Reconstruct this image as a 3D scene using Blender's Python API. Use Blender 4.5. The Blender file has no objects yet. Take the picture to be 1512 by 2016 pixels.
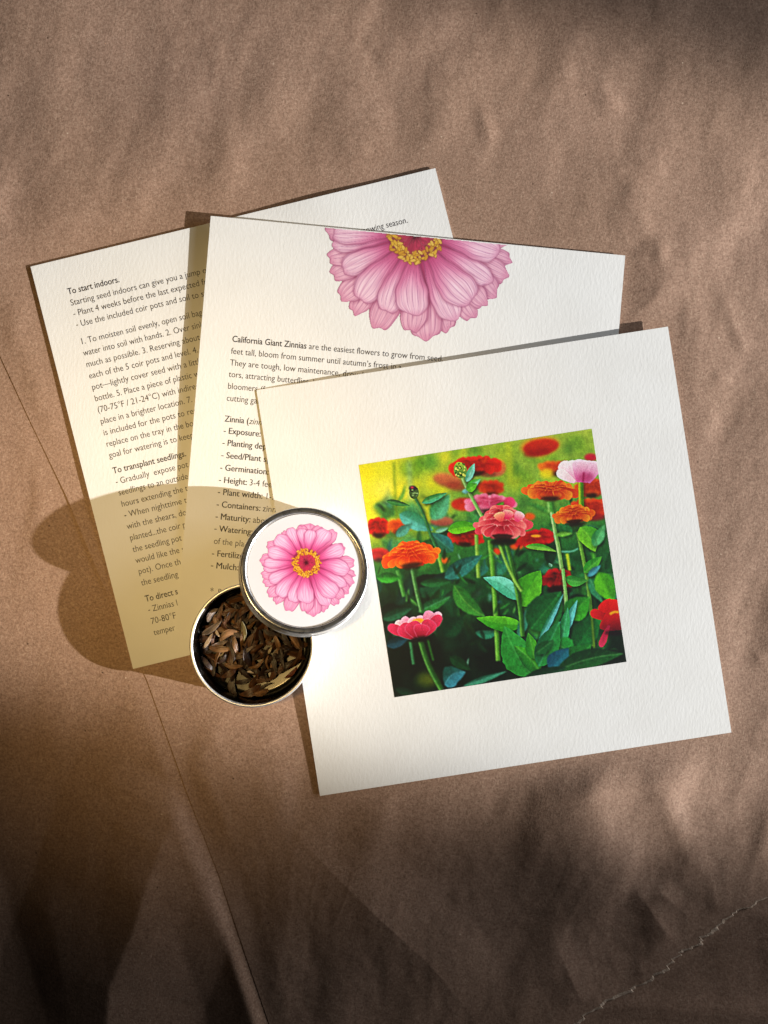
import bpy, bmesh, math, random
import numpy as np
from mathutils import Vector, Matrix

# ================================================================== camera, world, lamps, exposure
S = 0.00021                      # metres per photograph pixel on the table plane
D = 0.42                         # the lens hangs this far above the paper
CX, CY = 756.0, 1008.0
def W(px, py, z=0.0):
    """a point of the scene seen at photo pixel (px, py), z metres above the table"""
    k = S * (D - z) / D
    return ((px - CX) * k, -(py - CY) * k, z)

sc = bpy.context.scene
COL = sc.collection
cam_d = bpy.data.cameras.new('camera'); cam = bpy.data.objects.new('camera', cam_d); COL.objects.link(cam)
cam.location = (0, 0, D); cam_d.sensor_fit = 'VERTICAL'; cam_d.sensor_height = 24.0
cam_d.lens = 24.0 * D / (2016 * S); cam_d.clip_start = 0.01; cam_d.clip_end = 20.0
sc.camera = cam

wd = bpy.data.worlds.new('World'); sc.world = wd; wd.use_nodes = True
bg = wd.node_tree.nodes['Background']; bg.inputs[0].default_value = (0.9, 0.86, 0.80, 1); bg.inputs[1].default_value = 0.010

TAN = 15.0 / 58.0                # height of a caster over the length of its shadow
SUN = Vector((272.0, -70.0, 0)).normalized(); EL = math.atan(TAN)
def spot(name, loc, target, power, color, radius, half_angle, blend):
    d = bpy.data.lights.new(name, 'SPOT'); o = bpy.data.objects.new(name, d); COL.objects.link(o)
    o.location = loc; o.rotation_euler = (Vector(target) - Vector(loc)).to_track_quat('-Z', 'Y').to_euler()
    d.energy = power; d.color = color; d.shadow_soft_size = radius; d.spot_size = 2 * half_angle; d.spot_blend = blend
    return o
# low window sunlight from the right, a beam with soft edges
t0 = Vector(W(756, 1008 - 262)); dist = 6.0
loc = t0 + dist * Vector((SUN.x * math.cos(EL), SUN.y * math.cos(EL), math.sin(EL)))
spot('window_sunbeam', loc, t0, 4200.0, (1.0, 0.985, 0.97), 0.022, math.atan(0.177 / dist), 0.36)
# warm light bounced back from the room
spot('room_bounce', (-0.40, 0.06, 1.25), W(360, 1030), 50.0, (1.0, 0.68, 0.27), 0.07, math.radians(6.4), 1.0)
# cool light of the window's sky, low beyond the top of the picture
def area(name, loc, target, power, color, sx, sy):
    d = bpy.data.lights.new(name, 'AREA'); o = bpy.data.objects.new(name, d); COL.objects.link(o)
    o.location = loc; o.rotation_euler = (Vector(target) - Vector(loc)).to_track_quat('-Z', 'Y').to_euler()
    d.energy = power; d.color = color; d.shape = 'RECTANGLE'; d.size = sx; d.size_y = sy
    return o
area('window_sky', (0.86, 0.26, 0.20), (0.05, 0.02, 0), 6.2, (0.90, 0.94, 1.0), 0.45, 0.30)

sc.view_settings.view_transform = 'Standard'; sc.view_settings.look = 'None'
sc.view_settings.exposure = 0.0; sc.view_settings.gamma = 1.0; sc.view_settings.use_curve_mapping = False
sc.render.engine = 'CYCLES'
cy = sc.cycles; cy.use_denoising = True; cy.max_bounces = 8; cy.diffuse_bounces = 4; cy.glossy_bounces = 6
cy.sample_clamp_indirect = 6.0; cy.caustics_reflective = True; cy.blur_glossy = 0.6
sc.render.film_transparent = False

# ================================================================== helpers
# ------------------------------------------------------------------ print painter (the printed pictures on the cards and the lid)
def srgb_lin(c):
    c = np.clip(np.asarray(c, dtype=np.float64), 0, 1)
    return np.where(c <= 0.04045, c / 12.92, ((c + 0.055) / 1.055) ** 2.4)

def box3(a, sigma):
    r = max(1, int(round(sigma * 0.95)))
    for ax in (0, 1):
        for _ in range(3):
            pad = [(0, 0)] * a.ndim; pad[ax] = (r + 1, r)
            c = np.cumsum(np.pad(a, pad, mode='edge'), axis=ax)
            n = a.shape[ax]
            hi = np.take(c, np.arange(2 * r + 1, 2 * r + 1 + n), axis=ax)
            lo = np.take(c, np.arange(0, n), axis=ax)
            a = (hi - lo) / (2 * r + 1)
    return a

def vnoise(x, y, seed):
    """smooth value noise in 0..1 on arrays"""
    rs = np.random.RandomState(seed); L = rs.rand(256, 256)
    xi = np.floor(x).astype(int); yi = np.floor(y).astype(int)
    fx = x - xi; fy = y - yi
    fx = fx * fx * fx * (fx * (fx * 6 - 15) + 10); fy = fy * fy * fy * (fy * (fy * 6 - 15) + 10)
    a = L[xi % 256, yi % 256]; b = L[(xi + 1) % 256, yi % 256]
    c = L[xi % 256, (yi + 1) % 256]; d = L[(xi + 1) % 256, (yi + 1) % 256]
    return (a * (1 - fx) + b * fx) * (1 - fy) + (c * (1 - fx) + d * fx) * fy

class Paint:
    def __init__(s, w, h, M):
        s.w, s.h, s.M = w, h, np.array(M, float)         # M: author coords -> canvas pixels (2x3)
        s.k = math.sqrt(abs(np.linalg.det(s.M[:, :2])))
        s.a = np.zeros((h, w, 3)); s.rng = random.Random(5)
    def T(s, pts):
        p = np.asarray(pts, float)
        return p @ s.M[:, :2].T + s.M[:, 2]
    def mask(s, P, blur):
        b = blur * s.k; pad = int(3 * b) + 2
        x0 = max(int(P[:, 0].min()) - pad, -60); x1 = min(int(P[:, 0].max()) + pad + 1, s.w + 60)
        y0 = max(int(P[:, 1].min()) - pad, -60); y1 = min(int(P[:, 1].max()) + pad + 1, s.h + 60)
        if x1 - x0 < 1 or y1 - y0 < 1: return None
        ss = 2 if b < 2 else 1
        xs = x0 + (np.arange((x1 - x0) * ss) + .5) / ss; ys = y0 + (np.arange((y1 - y0) * ss) + .5) / ss
        m = np.zeros((len(ys), len(xs)), bool)
        q = np.roll(P, -1, axis=0)
        for (ax, ay), (bx, by) in zip(P, q):
            if ay == by: continue
            lo, hi = min(ay, by), max(ay, by)
            r = np.where((ys >= lo) & (ys < hi))[0]
            if len(r) == 0: continue
            xc = ax + (ys[r] - ay) * (bx - ax) / (by - ay)
            m[r] ^= xs[None, :] > xc[:, None]
        m = m.astype(float)
        if ss == 2: m = (m[::2, ::2] + m[1::2, ::2] + m[::2, 1::2] + m[1::2, 1::2]) / 4
        if b > .4: m = box3(m, b)
        return m, x0, y0
    def fill(s, pts, c0, c1=None, g=None, alpha=1., blur=0.):
        P = s.T(pts); r = s.mask(P, blur)
        if r is None: return
        m, x0, y0 = r; h, w = m.shape
        X0, Y0, X1, Y1 = max(x0, 0), max(y0, 0), min(x0 + w, s.w), min(y0 + h, s.h)
        if X1 <= X0 or Y1 <= Y0: return
        m = m[Y0 - y0:Y1 - y0, X0 - x0:X1 - x0, None] * alpha
        c0 = np.array(c0, float) / 255
        col = c0
        if c1 is not None:
            A, B = s.T([g[0], g[1]]); d = B - A
            yy, xx = np.mgrid[Y0:Y1, X0:X1]
            t = np.clip(((xx - A[0]) * d[0] + (yy - A[1]) * d[1]) / max(d @ d, 1e-6), 0, 1)[..., None]
            col = c0 * (1 - t) + np.array(c1, float) / 255 * t
        v = s.a[Y0:Y1, X0:X1]
        s.a[Y0:Y1, X0:X1] = v * (1 - m) + col * m
    def ell(s, cx, cy, rx, ry, c0, c1=None, rot=0, alpha=1., blur=0., wob=0.):
        n = 28; ph = s.rng.random() * 6; ca, sa = math.cos(rot), math.sin(rot); P = []
        for i in range(n):
            t = 2 * math.pi * i / n; k = 1 + wob * math.sin(3 * t + ph) + wob * .6 * math.sin(7 * t + 2 * ph)
            u, v = rx * k * math.cos(t), ry * k * math.sin(t)
            P.append((cx + u * ca - v * sa, cy + u * sa + v * ca))
        s.fill(P, c0, c1, ((cx, cy - ry), (cx, cy + ry)), alpha, blur)
    def leaf(s, p0, p1, w, c0, c1=None, bend=0., blur=0., rib=(150, 200, 120), alpha=1.):
        p0, p1 = np.array(p0, float), np.array(p1, float); d = p1 - p0; L = np.linalg.norm(d); n = np.array([-d[1], d[0]]) / L
        N = 16; mid = [p0 + d * t + n * bend * L * math.sin(math.pi * t) for t in np.linspace(0, 1, N)]
        j = [1 + (s.rng.random() - .5) * .12 for _ in range(N)]; hw = [w * .5 * j[i] * (math.sin(math.pi * min(1, t ** .75)) ** .9 if 0 < t < 1 else 0) for i, t in enumerate(np.linspace(0, 1, N))]
        up = [m + n * h for m, h in zip(mid, hw)]; dn = [m - n * h for m, h in zip(mid, hw)]
        c1 = c1 if c1 is not None else tuple(x * .72 for x in c0)
        if blur < 1.6 and alpha == 1. and w > 30: s.fill([q + np.array((6, 11)) for q in up + dn[::-1]], (4, 16, 8), alpha=.5, blur=7)
        c = p0 + d * .5
        s.fill(up + dn[::-1], c0, c1, (c + n * w * .5, c - n * w * .5), alpha, blur)
        s.fill(up + mid[::-1], tuple(min(255, x * 1.12) for x in c0), alpha=.45 * alpha, blur=blur)
        if rib is not None:
            hw = max(1.2, w * .018)
            s.fill([m + n * hw for m in mid] + [m - n * hw for m in mid[::-1]], rib, alpha=.55 * alpha, blur=blur + .6)
            for k in range(3, N - 2, 2):
                for sg in (1, -1):
                    a = mid[k - 1]; b = mid[k] + d * .07 + n * sg * hw * 0 + n * sg * w * .32 * math.sin(math.pi * k / N)
                    e = n * .9
                    s.fill([a + e, b + e, b - e, a - e], rib, alpha=.22 * alpha, blur=blur + .8)
    def stem(s, pts, w, c, hl=None, blur=0., alpha=1.):
        w = w * .80
        if blur < 1.3 and w > 12: s.fill([np.array(q, float) + (w * .9, 0) for q in pts] + [np.array(q, float) - (w * .5, 0) for q in pts[::-1]], (6, 20, 10), alpha=.4, blur=6)
        pts = [np.array(p, float) for p in pts]
        # smooth
        for _ in range(2):
            q = [pts[0]]
            for a, b in zip(pts[:-1], pts[1:]): q += [a * .75 + b * .25, a * .25 + b * .75]
            pts = q + [pts[-1]]
        ns = []
        for i in range(len(pts)):
            d = pts[min(i + 1, len(pts) - 1)] - pts[max(i - 1, 0)]; ns.append(np.array([-d[1], d[0]]) / max(np.linalg.norm(d), 1e-6))
        L = [p + n * w / 2 for p, n in zip(pts, ns)]; R = [p - n * w / 2 for p, n in zip(pts, ns)]
        s.fill(L + R[::-1], c, alpha=alpha, blur=blur)
        if hl:
            A = [p + n * w * .5 for p, n in zip(pts, ns)]; B = [p + n * w * .18 for p, n in zip(pts, ns)]
            s.fill(A + B[::-1], hl, alpha=alpha * .8, blur=blur + 1)
            A = [p - n * w * .5 for p, n in zip(pts, ns)]; B = [p - n * w * .22 for p, n in zip(pts, ns)]
            s.fill(A + B[::-1], tuple(x * .55 for x in c), alpha=alpha * .6, blur=blur + 1)
    def petal(s, base, tip, w, c0, c1, blur=0., edge=None, veins=0):
        b, t = np.array(base, float), np.array(tip, float); d = t - b; L = np.linalg.norm(d) + 1e-6; n = np.array([-d[1], d[0]]) / L
        prof = [(0, .35), (.25, .62), (.5, .88), (.7, 1), (.85, .92), (.95, .62), (1.0, .22)]
        j = lambda: 1 + (s.rng.random() - .5) * .16
        up = [b + d * u + n * w * .5 * h * j() for u, h in prof]; dn = [b + d * u - n * w * .5 * h * j() for u, h in prof]
        P = up + dn[::-1]
        if edge is not None:
            c = (b + d * .6); Q = [c + (p - c) * 1.07 for p in P]
            s.fill(Q, edge, alpha=.5, blur=blur + .5)
        s.fill(P, c0, c1, (b + d * .15, t), 1, blur)
        for v in range(veins):
            o = (v + .5) / veins * 2 - 1
            a = b + d * .2 + n * w * .2 * o; e = b + d * .9 + n * w * .38 * o; q = n * .7
            s.fill([a + q, e + q, e - q, a - q], tuple(x * .72 for x in c0), alpha=.4, blur=blur + .5)
    def bloom(s, cx, cy, w, h, cols, rows=3, n=16, tilt=0., blur=0., edge=None, veins=0, lift=.12):
        """a many-petalled zinnia seen from the side"""
        dk, md, lt = cols; ct, st = math.cos(tilt), math.sin(tilt); rg = s.rng
        R = lambda x, y: (cx + x * ct - y * st, cy + x * st + y * ct)
        mix = lambda a, b, t: tuple(p * (1 - t) + q * t for p, q in zip(a, b))
        s.fill([R(-w * .40, -h * .05), R(-w * .22, -h * .3), R(w * .22, -h * .3), R(w * .40, -h * .05), R(w * .2, h * .38), R(-w * .2, h * .38)], md, dk, (R(0, -h * .3), R(0, h * .4)), 1, blur + 2)
        items = []
        for r in range(rows):
            a = w * .5 * (1 - .19 * r); b = h * .24 * (1 - .15 * r); y0 = -h * lift * r + h * .08; lift = lift
            for k in range(int(n * 1.25)):
                ph = 2 * math.pi * (k + .5 * (r % 2) + rg.uniform(-.35, .35)) / (n * 1.25)
                items.append((r, ph, a, b, y0))
        back = [i for i in items if math.sin(i[1]) > 0]; front = [i for i in items if math.sin(i[1]) <= 0]
        back.sort(key=lambda i: (i[0], -math.sin(i[1]))); front.sort(key=lambda i: (-i[0], abs(math.cos(i[1])) * -1))
        for grp, isf in ((back, 0), (front, 1)):
            for r, ph, a, b, y0 in grp:
                jj = rg.uniform(.84, 1.12)
                tip = R(a * math.cos(ph) * jj, y0 - b * math.sin(ph) * jj - (h * .14 if not isf else -h * .03))
                base = R(a * .35 * math.cos(ph), y0 + (h * .10 if isf else h * .02) - (h * .22 if isf else 0) * 1.0)
                t = rg.uniform(0, 1)
                c0 = mix(dk, md, .05 + .5 * t if isf else .3 + .5 * t); c1 = mix(md, lt, t)
                s.petal(base, tip, w * rg.uniform(.11, .19), c0, c1, blur, edge if isf and rg.random() < .6 else None, veins)
        # dark cup under the flower
        s.fill([R(-w * .2, h * .27), R(-w * .08, h * .22), R(w * .08, h * .22), R(w * .2, h * .27), R(w * .09, h * .46), R(-w * .09, h * .46)], mix(dk, (15, 20, 12), .75), alpha=.9, blur=blur + 3)
    def cup(s, cx, cy, w, h, cols, n=7, tilt=0., blur=0.):
        """an open single flower seen from the side: petals rising from a narrow base"""
        dk, md, lt = cols; ct, st = math.cos(tilt), math.sin(tilt); rg = s.rng
        R = lambda x, y: (cx + x * ct - y * st, cy + x * st + y * ct)
        for k in range(n - 1):
            x = (k + .5) / (n - 1) * 2 - 1
            s.petal(R(x * w * .12, h * .25), R(x * w * .44, -h * (.42 + .1 * rg.random())), w * .24, md, lt, blur, None, 3)
        return R

def paint_photo(W):
    """the printed garden photograph, in pixels of an enlarged view of it"""
    TL, TR, BL = np.array((42., 230.)), np.array((1280., 37.)), np.array((232., 1467.))
    E = np.array([TR - TL, BL - TL]).T / W
    Mi = np.linalg.inv(E)
    P = Paint(W, W, np.hstack([Mi, (-Mi @ TL)[:, None]])); rg = P.rng = random.Random(11)
    # backdrop: yellow-green sunlit meadow above, dark leaf shade below
    yy, xx = np.mgrid[0:W, 0:W] / W
    def ramp(t, st):
        o = np.zeros(t.shape + (3,))
        for k in range(3): o[..., k] = np.interp(t, [a for a, _ in st], [c[k] / 255 for _, c in st])
        return o
    P.a = ramp(yy, [(0, (150, 176, 60)), (.22, (126, 166, 62)), (.42, (44, 112, 50)), (.62, (22, 84, 42)), (.8, (12, 52, 30)), (1, (8, 34, 22))])
    left = ramp(yy, [(0, (226, 220, 40)), (.25, (232, 224, 50)), (.36, (110, 140, 40)), (.5, (30, 84, 40)), (.75, (8, 30, 16)), (1, (4, 14, 8))])
    k = np.clip(1 - xx / .38, 0, 1)[..., None] ** .8
    P.a = P.a * (1 - k) + left * k
    def blobs(n, box, cols, r, blur, al=.75):
        for _ in range(n):
            x = rg.uniform(box[0], box[2]); y = rg.uniform(box[1], box[3]); q = rg.uniform(*r)
            P.ell(x, y, q, q * rg.uniform(.5, 1.5), rg.choice(cols), rot=rg.uniform(0, 3), alpha=al * rg.uniform(.5, 1), blur=blur, wob=.15)
    blobs(26, (30, 180, 560, 520), [(228, 214, 20), (240, 226, 60), (200, 196, 20), (170, 180, 30), (236, 220, 40)], (18, 60), 16)
    blobs(16, (330, 150, 760, 420), [(90, 150, 40), (60, 130, 50), (130, 160, 40), (110, 150, 60)], (20, 60), 18)
    blobs(22, (600, 60, 1300, 330), [(200, 200, 40), (120, 160, 40), (50, 110, 40), (90, 140, 40), (190, 200, 80), (40, 90, 36)], (20, 55), 14)
    blobs(10, (800, 220, 1060, 400), [(150, 170, 40), (90, 150, 50), (180, 190, 40)], (20, 50), 14)
    blobs(40, (100, 420, 1360, 760), [(40, 110, 60), (30, 90, 50), (70, 140, 60), (60, 140, 110), (20, 70, 50), (100, 150, 50)], (20, 60), 10)
    blobs(60, (130, 760, 1420, 1180), [(20, 80, 40), (14, 60, 34), (40, 110, 50), (30, 100, 70), (10, 40, 26), (60, 130, 50)], (20, 70), 9)
    blobs(60, (180, 1000, 760, 1480), [(8, 30, 18), (12, 44, 26), (4, 16, 10), (16, 56, 34), (6, 24, 18)], (24, 80), 12)
    blobs(14, (420, 600, 1300, 1000), [(110, 170, 190), (70, 130, 170), (60, 120, 190), (130, 190, 180)], (6, 22), 5, .7)
    for _ in range(120):                                              # out-of-focus foliage behind
        x = rg.uniform(60, 1420); y = rg.uniform(430, 1420); a = rg.uniform(-3, .2); L = rg.uniform(40, 130)
        c = rg.choice([(18, 70, 36), (10, 44, 26), (60, 130, 60), (36, 104, 50), (90, 160, 100), (40, 120, 110), (8, 30, 20)])
        if x < 680 and y > 860: c = tuple(v * .42 for v in c)
        P.leaf((x, y), (x + L * math.cos(a), y + L * math.sin(a)), L * rg.uniform(.12, .4), c, bend=rg.uniform(-.2, .2), blur=rg.uniform(3, 8), rib=None, alpha=.75)
    P.ell(180, 360, 60, 60, (246, 236, 90), blur=20, alpha=.7); P.ell(330, 250, 70, 50, (70, 130, 30), blur=18, alpha=.6)
    P.stem([(230, 215), (245, 520)], 18, (110, 140, 30), blur=5, alpha=.7); P.stem([(310, 210), (320, 420)], 30, (140, 180, 130), blur=9, alpha=.7)
    P.stem([(640, 160), (660, 330)], 26, (150, 170, 60), blur=9, alpha=.5); P.stem([(835, 100), (850, 330)], 40, (190, 200, 40), blur=10, alpha=.6)
    # dark-to-mid blurred leaves
    for _ in range(46):
        x = rg.uniform(120, 1380); y = rg.uniform(560, 1200); a = rg.uniform(-2.8, .3); L = rg.uniform(90, 220)
        c = rg.choice([(24, 92, 46), (40, 120, 60), (20, 70, 46), (60, 140, 60), (46, 130, 100), (16, 60, 36)])
        if x < 650 and y > 820: c = tuple(v * .5 for v in c)
        P.leaf((x, y), (x + L * math.cos(a), y + L * math.sin(a)), L * .36, c, bend=rg.uniform(-.15, .15), blur=rg.uniform(2, 5), rib=None, alpha=.9)
    # far blurred flowers
    RED = ((120, 8, 12), (196, 24, 20), (226, 48, 24)); ORG = ((170, 50, 10), (226, 88, 14), (244, 140, 30)); DRED = ((70, 4, 10), (176, 14, 24), (214, 32, 32))
    P.ell(1005, 130, 105, 48, (236, 120, 20), rot=-.12, blur=9, alpha=.7); P.ell(1010, 135, 94, 42, (206, 50, 20), (160, 28, 16), rot=-.14, blur=6)
    P.ell(990, 165, 70, 20, (150, 20, 14), rot=-.14, blur=7, alpha=.8)
    P.ell(515, 312, 78, 36, (208, 120, 70), (150, 76, 50), rot=.2, blur=7); P.ell(560, 345, 50, 22, (150, 60, 40), rot=.2, blur=7, alpha=.8)
    P.ell(775, 245, 50, 46, (236, 130, 40), (170, 90, 70), blur=6); P.ell(730, 280, 45, 16, (120, 60, 40), blur=6, alpha=.8)
    P.bloom(746, 352, 150, 110, ((120, 24, 8), (206, 56, 18), (222, 84, 20)), 2, 10, blur=4)
    P.ell(600, 440, 66, 34, (176, 30, 20), (200, 60, 20), blur=5)
    P.ell(485, 530, 62, 26, (176, 110, 80), (140, 70, 60), blur=6)
    P.bloom(1090, 245, 200, 90, ORG, 2, 10, blur=5); P.ell(1040, 275, 36, 26, (236, 214, 20), blur=7, alpha=.8)
    P.ell(1275, 190, 34, 20, (196, 30, 60), blur=4)
    P.bloom(655, 240, 290, 110, ((120, 10, 12), (214, 30, 16), (232, 52, 24)), 3, 12, tilt=-.1, blur=3)
    P.stem([(690, 190), (710, 230), (722, 180)], 10, (236, 130, 20), blur=4, alpha=.5)
    P.bloom(150, 565, 150, 120, ((110, 6, 14), (206, 18, 20), (226, 40, 24)), 3, 10, blur=3)
    P.bloom(255, 555, 130, 100, ((170, 50, 10), (230, 86, 14), (244, 140, 30)), 2, 10, blur=4)
    P.bloom(150, 705, 110, 90, ((130, 20, 30), (196, 40, 40), (214, 60, 50)), 2, 9, blur=4)
    P.ell(500, 738, 24, 16, (232, 100, 20), blur=4); P.ell(775, 690, 26, 18, (224, 70, 20), blur=4); P.ell(880, 660, 40, 20, (226, 90, 20), blur=4)
    P.bloom(610, 620, 220, 95, ((110, 4, 10), (206, 26, 14), (232, 70, 20)), 3, 12, tilt=.05, blur=3)
    P.bloom(985, 625, 220, 110, ((120, 6, 14), (198, 18, 26), (214, 34, 30)), 3, 12, tilt=-.15, blur=2.5); P.ell(985, 607, 28, 8, (240, 150, 30), blur=2)
    P.bloom(1280, 355, 190, 110, ((150, 40, 10), (214, 70, 14), (232, 110, 24)), 3, 12, blur=3)
    P.bloom(1270, 465, 240, 120, ((150, 30, 10), (210, 56, 14), (232, 90, 24)), 3, 12, blur=3); P.ell(1295, 505, 60, 20, (150, 20, 30), blur=6, alpha=.8)
    P.ell(950, 505, 30, 20, (220, 90, 20), blur=4)
    # stems behind
    P.stem([(668, 600), (680, 830)], 22, (120, 170, 60), (170, 210, 110), blur=1.5); P.stem([(250, 790), (285, 930)], 24, (70, 140, 60), (120, 180, 100), blur=2)
    P.stem([(740, 630), (765, 900), (785, 1270)], 28, (90, 160, 46), (150, 206, 96), blur=1)
    P.stem([(1285, 690), (1340, 930)], 26, (80, 160, 50), blur=4); P.stem([(1150, 700), (1165, 790)], 20, (170, 200, 40), blur=3)
    P.stem([(430, 560), (490, 800)], 20, (120, 180, 60), (170, 216, 100), blur=1.5)
    P.leaf((500, 830), (700, 710), 90, (44, 120, 110), (20, 80, 70), blur=2.5, rib=(90, 170, 160)); P.leaf((260, 490), (440, 580), 90, (90, 170, 160), (40, 120, 80), blur=2.5, rib=None)
    P.leaf((430, 520), (525, 385), 90, (90, 170, 130), (50, 130, 80), blur=4, rib=None)
    P.leaf((545, 690), (420, 590), 84, (40, 110, 110), (30, 100, 60), blur=2, rib=(110, 180, 150)); P.leaf((240, 610), (330, 540), 50, (80, 150, 130), blur=3, rib=None)
    P.leaf((140, 830), (270, 830), 56, (60, 150, 50), (20, 80, 30), blur=2.5, rib=None); P.leaf((370, 860), (540, 850), 46, (40, 110, 60), (16, 60, 30), blur=2.5, rib=None)
    P.leaf((360, 1010), (530, 930), 60, (50, 130, 60), (16, 70, 40), blur=2, rib=(160, 210, 190)); P.leaf((170, 1050), (330, 990), 60, (40, 100, 70), (10, 50, 30), blur=3, rib=None)
    P.leaf((550, 870), (720, 1040), 90, (60, 130, 50), (30, 96, 40), bend=.08, blur=2, rib=(160, 200, 90)); P.leaf((500, 1140), (600, 1030), 90, (14, 70, 40), (8, 50, 30), blur=4, rib=None)
    P.leaf((190, 1190), (310, 1150), 60, (30, 76, 90), (10, 40, 40), blur=3, rib=None)
    # small blades and glints between the leaves
    for _ in range(70):
        x = rg.uniform(130, 1420); y = rg.uniform(700, 1400); a = rg.uniform(-2.6, -.5); L = rg.uniform(20, 90)
        if x < 760 and y > 1050 and rg.random() < .8: continue
        P.leaf((x, y), (x + L * math.cos(a), y + L * math.sin(a)), rg.uniform(5, 20), rg.choice([(20, 70, 30), (8, 40, 20), (110, 180, 80), (140, 200, 170), (60, 150, 60), (10, 44, 24)]), blur=rg.uniform(.8, 2.5), rib=None, alpha=.6)
    # near plants
    P.bloom(740, 440, 270, 110, ((170, 40, 80), (226, 110, 140), (244, 176, 196)), 3, 12, tilt=.04, blur=1.6)
    P.petal((790, 470), (868, 412), 60, (190, 30, 80), (232, 70, 120), 1.2)
    P.leaf((770, 470), (815, 425), 34, (100, 150, 40), blur=1, rib=None); P.leaf((730, 520), (780, 470), 34, (110, 180, 150), blur=1, rib=None)
    P.stem([(595, 300), (625, 370), (700, 510)], 20, (120, 170, 90), (190, 220, 150), blur=.6)
    P.leaf((615, 320), (658, 222), 40, (120, 190, 170), (70, 150, 110), blur=.8, rib=(190, 226, 210)); P.leaf((620, 350), (690, 305), 40, (110, 190, 160), (60, 150, 40), blur=.8); P.leaf((625, 370), (590, 375), 26, (120, 190, 180), blur=1, rib=None)
    P.leaf((615, 365), (672, 330), 46, (90, 170, 40), (60, 140, 40), blur=.8)
    P.ell(582, 258, 34, 42, (150, 176, 60), (60, 110, 50), rot=-.2, blur=.8, wob=.03)
    for _ in range(26):
        P.ell(582 + rg.uniform(-26, 26), 258 + rg.uniform(-34, 30), 6, 3.5, rg.choice([(30, 60, 30), (190, 206, 90), (50, 90, 40)]), rot=rg.uniform(0, 3), blur=.8)
    P.stem([(340, 400), (385, 480), (420, 590), (450, 660)], 17, (40, 110, 60), (90, 160, 100), blur=.8)
    P.ell(337, 378, 26, 34, (70, 100, 60), (60, 90, 40), blur=.8); P.ell(330, 355, 20, 14, (30, 26, 50), blur=1)
    for _ in range(12): P.ell(337 + rg.uniform(-20, 20), 378 + rg.uniform(-22, 26), 5, 4, rg.choice([(24, 30, 34), (110, 140, 90)]), blur=.8)
    P.ell(327, 350, 9, 6, (200, 60, 80), blur=1)
    P.leaf((190, 421), (318, 448), 30, (50, 120, 60), (20, 80, 40), blur=.8); P.leaf((378, 432), (515, 378), 38, (70, 160, 120), (40, 120, 50), blur=.8)
    P.leaf((516, 578), (690, 560), 64, (110, 180, 30), (70, 150, 30), bend=-.06, blur=.8, rib=(70, 140, 40)); P.leaf((450, 585), (520, 565), 24, (120, 190, 160), blur=1, rib=None)
    P.stem([(330, 790), (350, 900), (378, 1010)], 24, (60, 120, 60), (150, 200, 130), blur=1)
    P.bloom(318, 720, 310, 140, ((180, 30, 6), (236, 80, 10), (250, 140, 30)), 4, 16, tilt=-.14, blur=.9, edge=(250, 150, 50), veins=2, lift=.13)
    # right group
    P.stem([(1062, 430), (1085, 580), (1110, 690), (1150, 980)], 25, (120, 176, 90), (190, 222, 160), blur=.8)
    P.stem([(1060, 425), (1066, 480)], 44, (80, 150, 60), (150, 200, 110), blur=2)
    P.bloom(1062, 372, 290, 110, ((150, 30, 20), (226, 80, 20), (244, 150, 40)), 3, 15, blur=.9, edge=(240, 150, 40), veins=2)
    P.stem([(1222, 320), (1226, 455)], 32, (90, 140, 20), (230, 214, 30), blur=.8)
    for i, (x, c0, c1) in enumerate([(-.42, (236, 160, 176), (252, 232, 236)), (-.2, (222, 140, 170), (254, 240, 242)), (.46, (206, 110, 150), (244, 206, 220)), (.3, (200, 100, 146), (240, 196, 214)), (0, (214, 100, 150), (246, 220, 232)), (.14, (206, 100, 146), (244, 206, 220))]):
        P.petal((1215 + x * 90, 322), (1212 + x * 210, 200 + abs(x) * 30), 74, c0, c1, .8, None, 3)
    P.petal((1190, 320), (1096, 262), 54, (240, 190, 200), (252, 236, 236), .8, None, 3); P.ell(1250, 296, 40, 24, (170, 50, 100), blur=9, alpha=.7); P.stem([(1234, 322), (1238, 270)], 9, (150, 20, 80), blur=1.5)
    P.stem([(1200, 560), (1230, 690), (1270, 900), (1292, 1190)], 22, (90, 150, 50), (140, 190, 90), blur=.9)
    P.ell(1200, 560, 36, 26, (50, 90, 40), (40, 80, 40), blur=3)
    P.bloom(1185, 498, 230, 96, ((150, 30, 10), (230, 90, 14), (246, 160, 40)), 4, 15, tilt=-.1, blur=.8, edge=(240, 140, 30), veins=2)
    P.ell(1195, 545, 60, 10, (40, 20, 16), rot=-.12, blur=4, alpha=.8)
    P.leaf((1220, 560), (1300, 690), 110, (110, 180, 40), (70, 150, 40), bend=-.1, blur=.9, rib=(150, 210, 90)); P.leaf((1290, 660), (1350, 545), 60, (90, 170, 110), (50, 130, 70), blur=1)
    P.leaf((1180, 590), (1090, 560), 60, (40, 110, 60), (24, 90, 40), blur=1.5, rib=None); P.leaf((930, 663), (1095, 690), 34, (110, 170, 60), (70, 140, 40), bend=-.06, blur=.8); P.leaf((1090, 600), (1180, 592), 26, (110, 180, 60), blur=1)
    P.stem([(1120, 690), (1180, 690), (1210, 672)], 9, (110, 190, 160), blur=1)
    P.leaf((1240, 800), (1335, 715), 60, (80, 160, 50), (40, 130, 40), blur=.8, rib=(150, 200, 120)); P.leaf((1260, 820), (1330, 760), 34, (80, 160, 170), blur=1.5, rib=None)
    P.leaf((1270, 830), (1340, 960), 60, (50, 130, 90), (24, 100, 60), blur=1.2); P.leaf((1320, 800), (1400, 960), 110, (90, 170, 30), (60, 140, 30), blur=2, rib=None)
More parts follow.
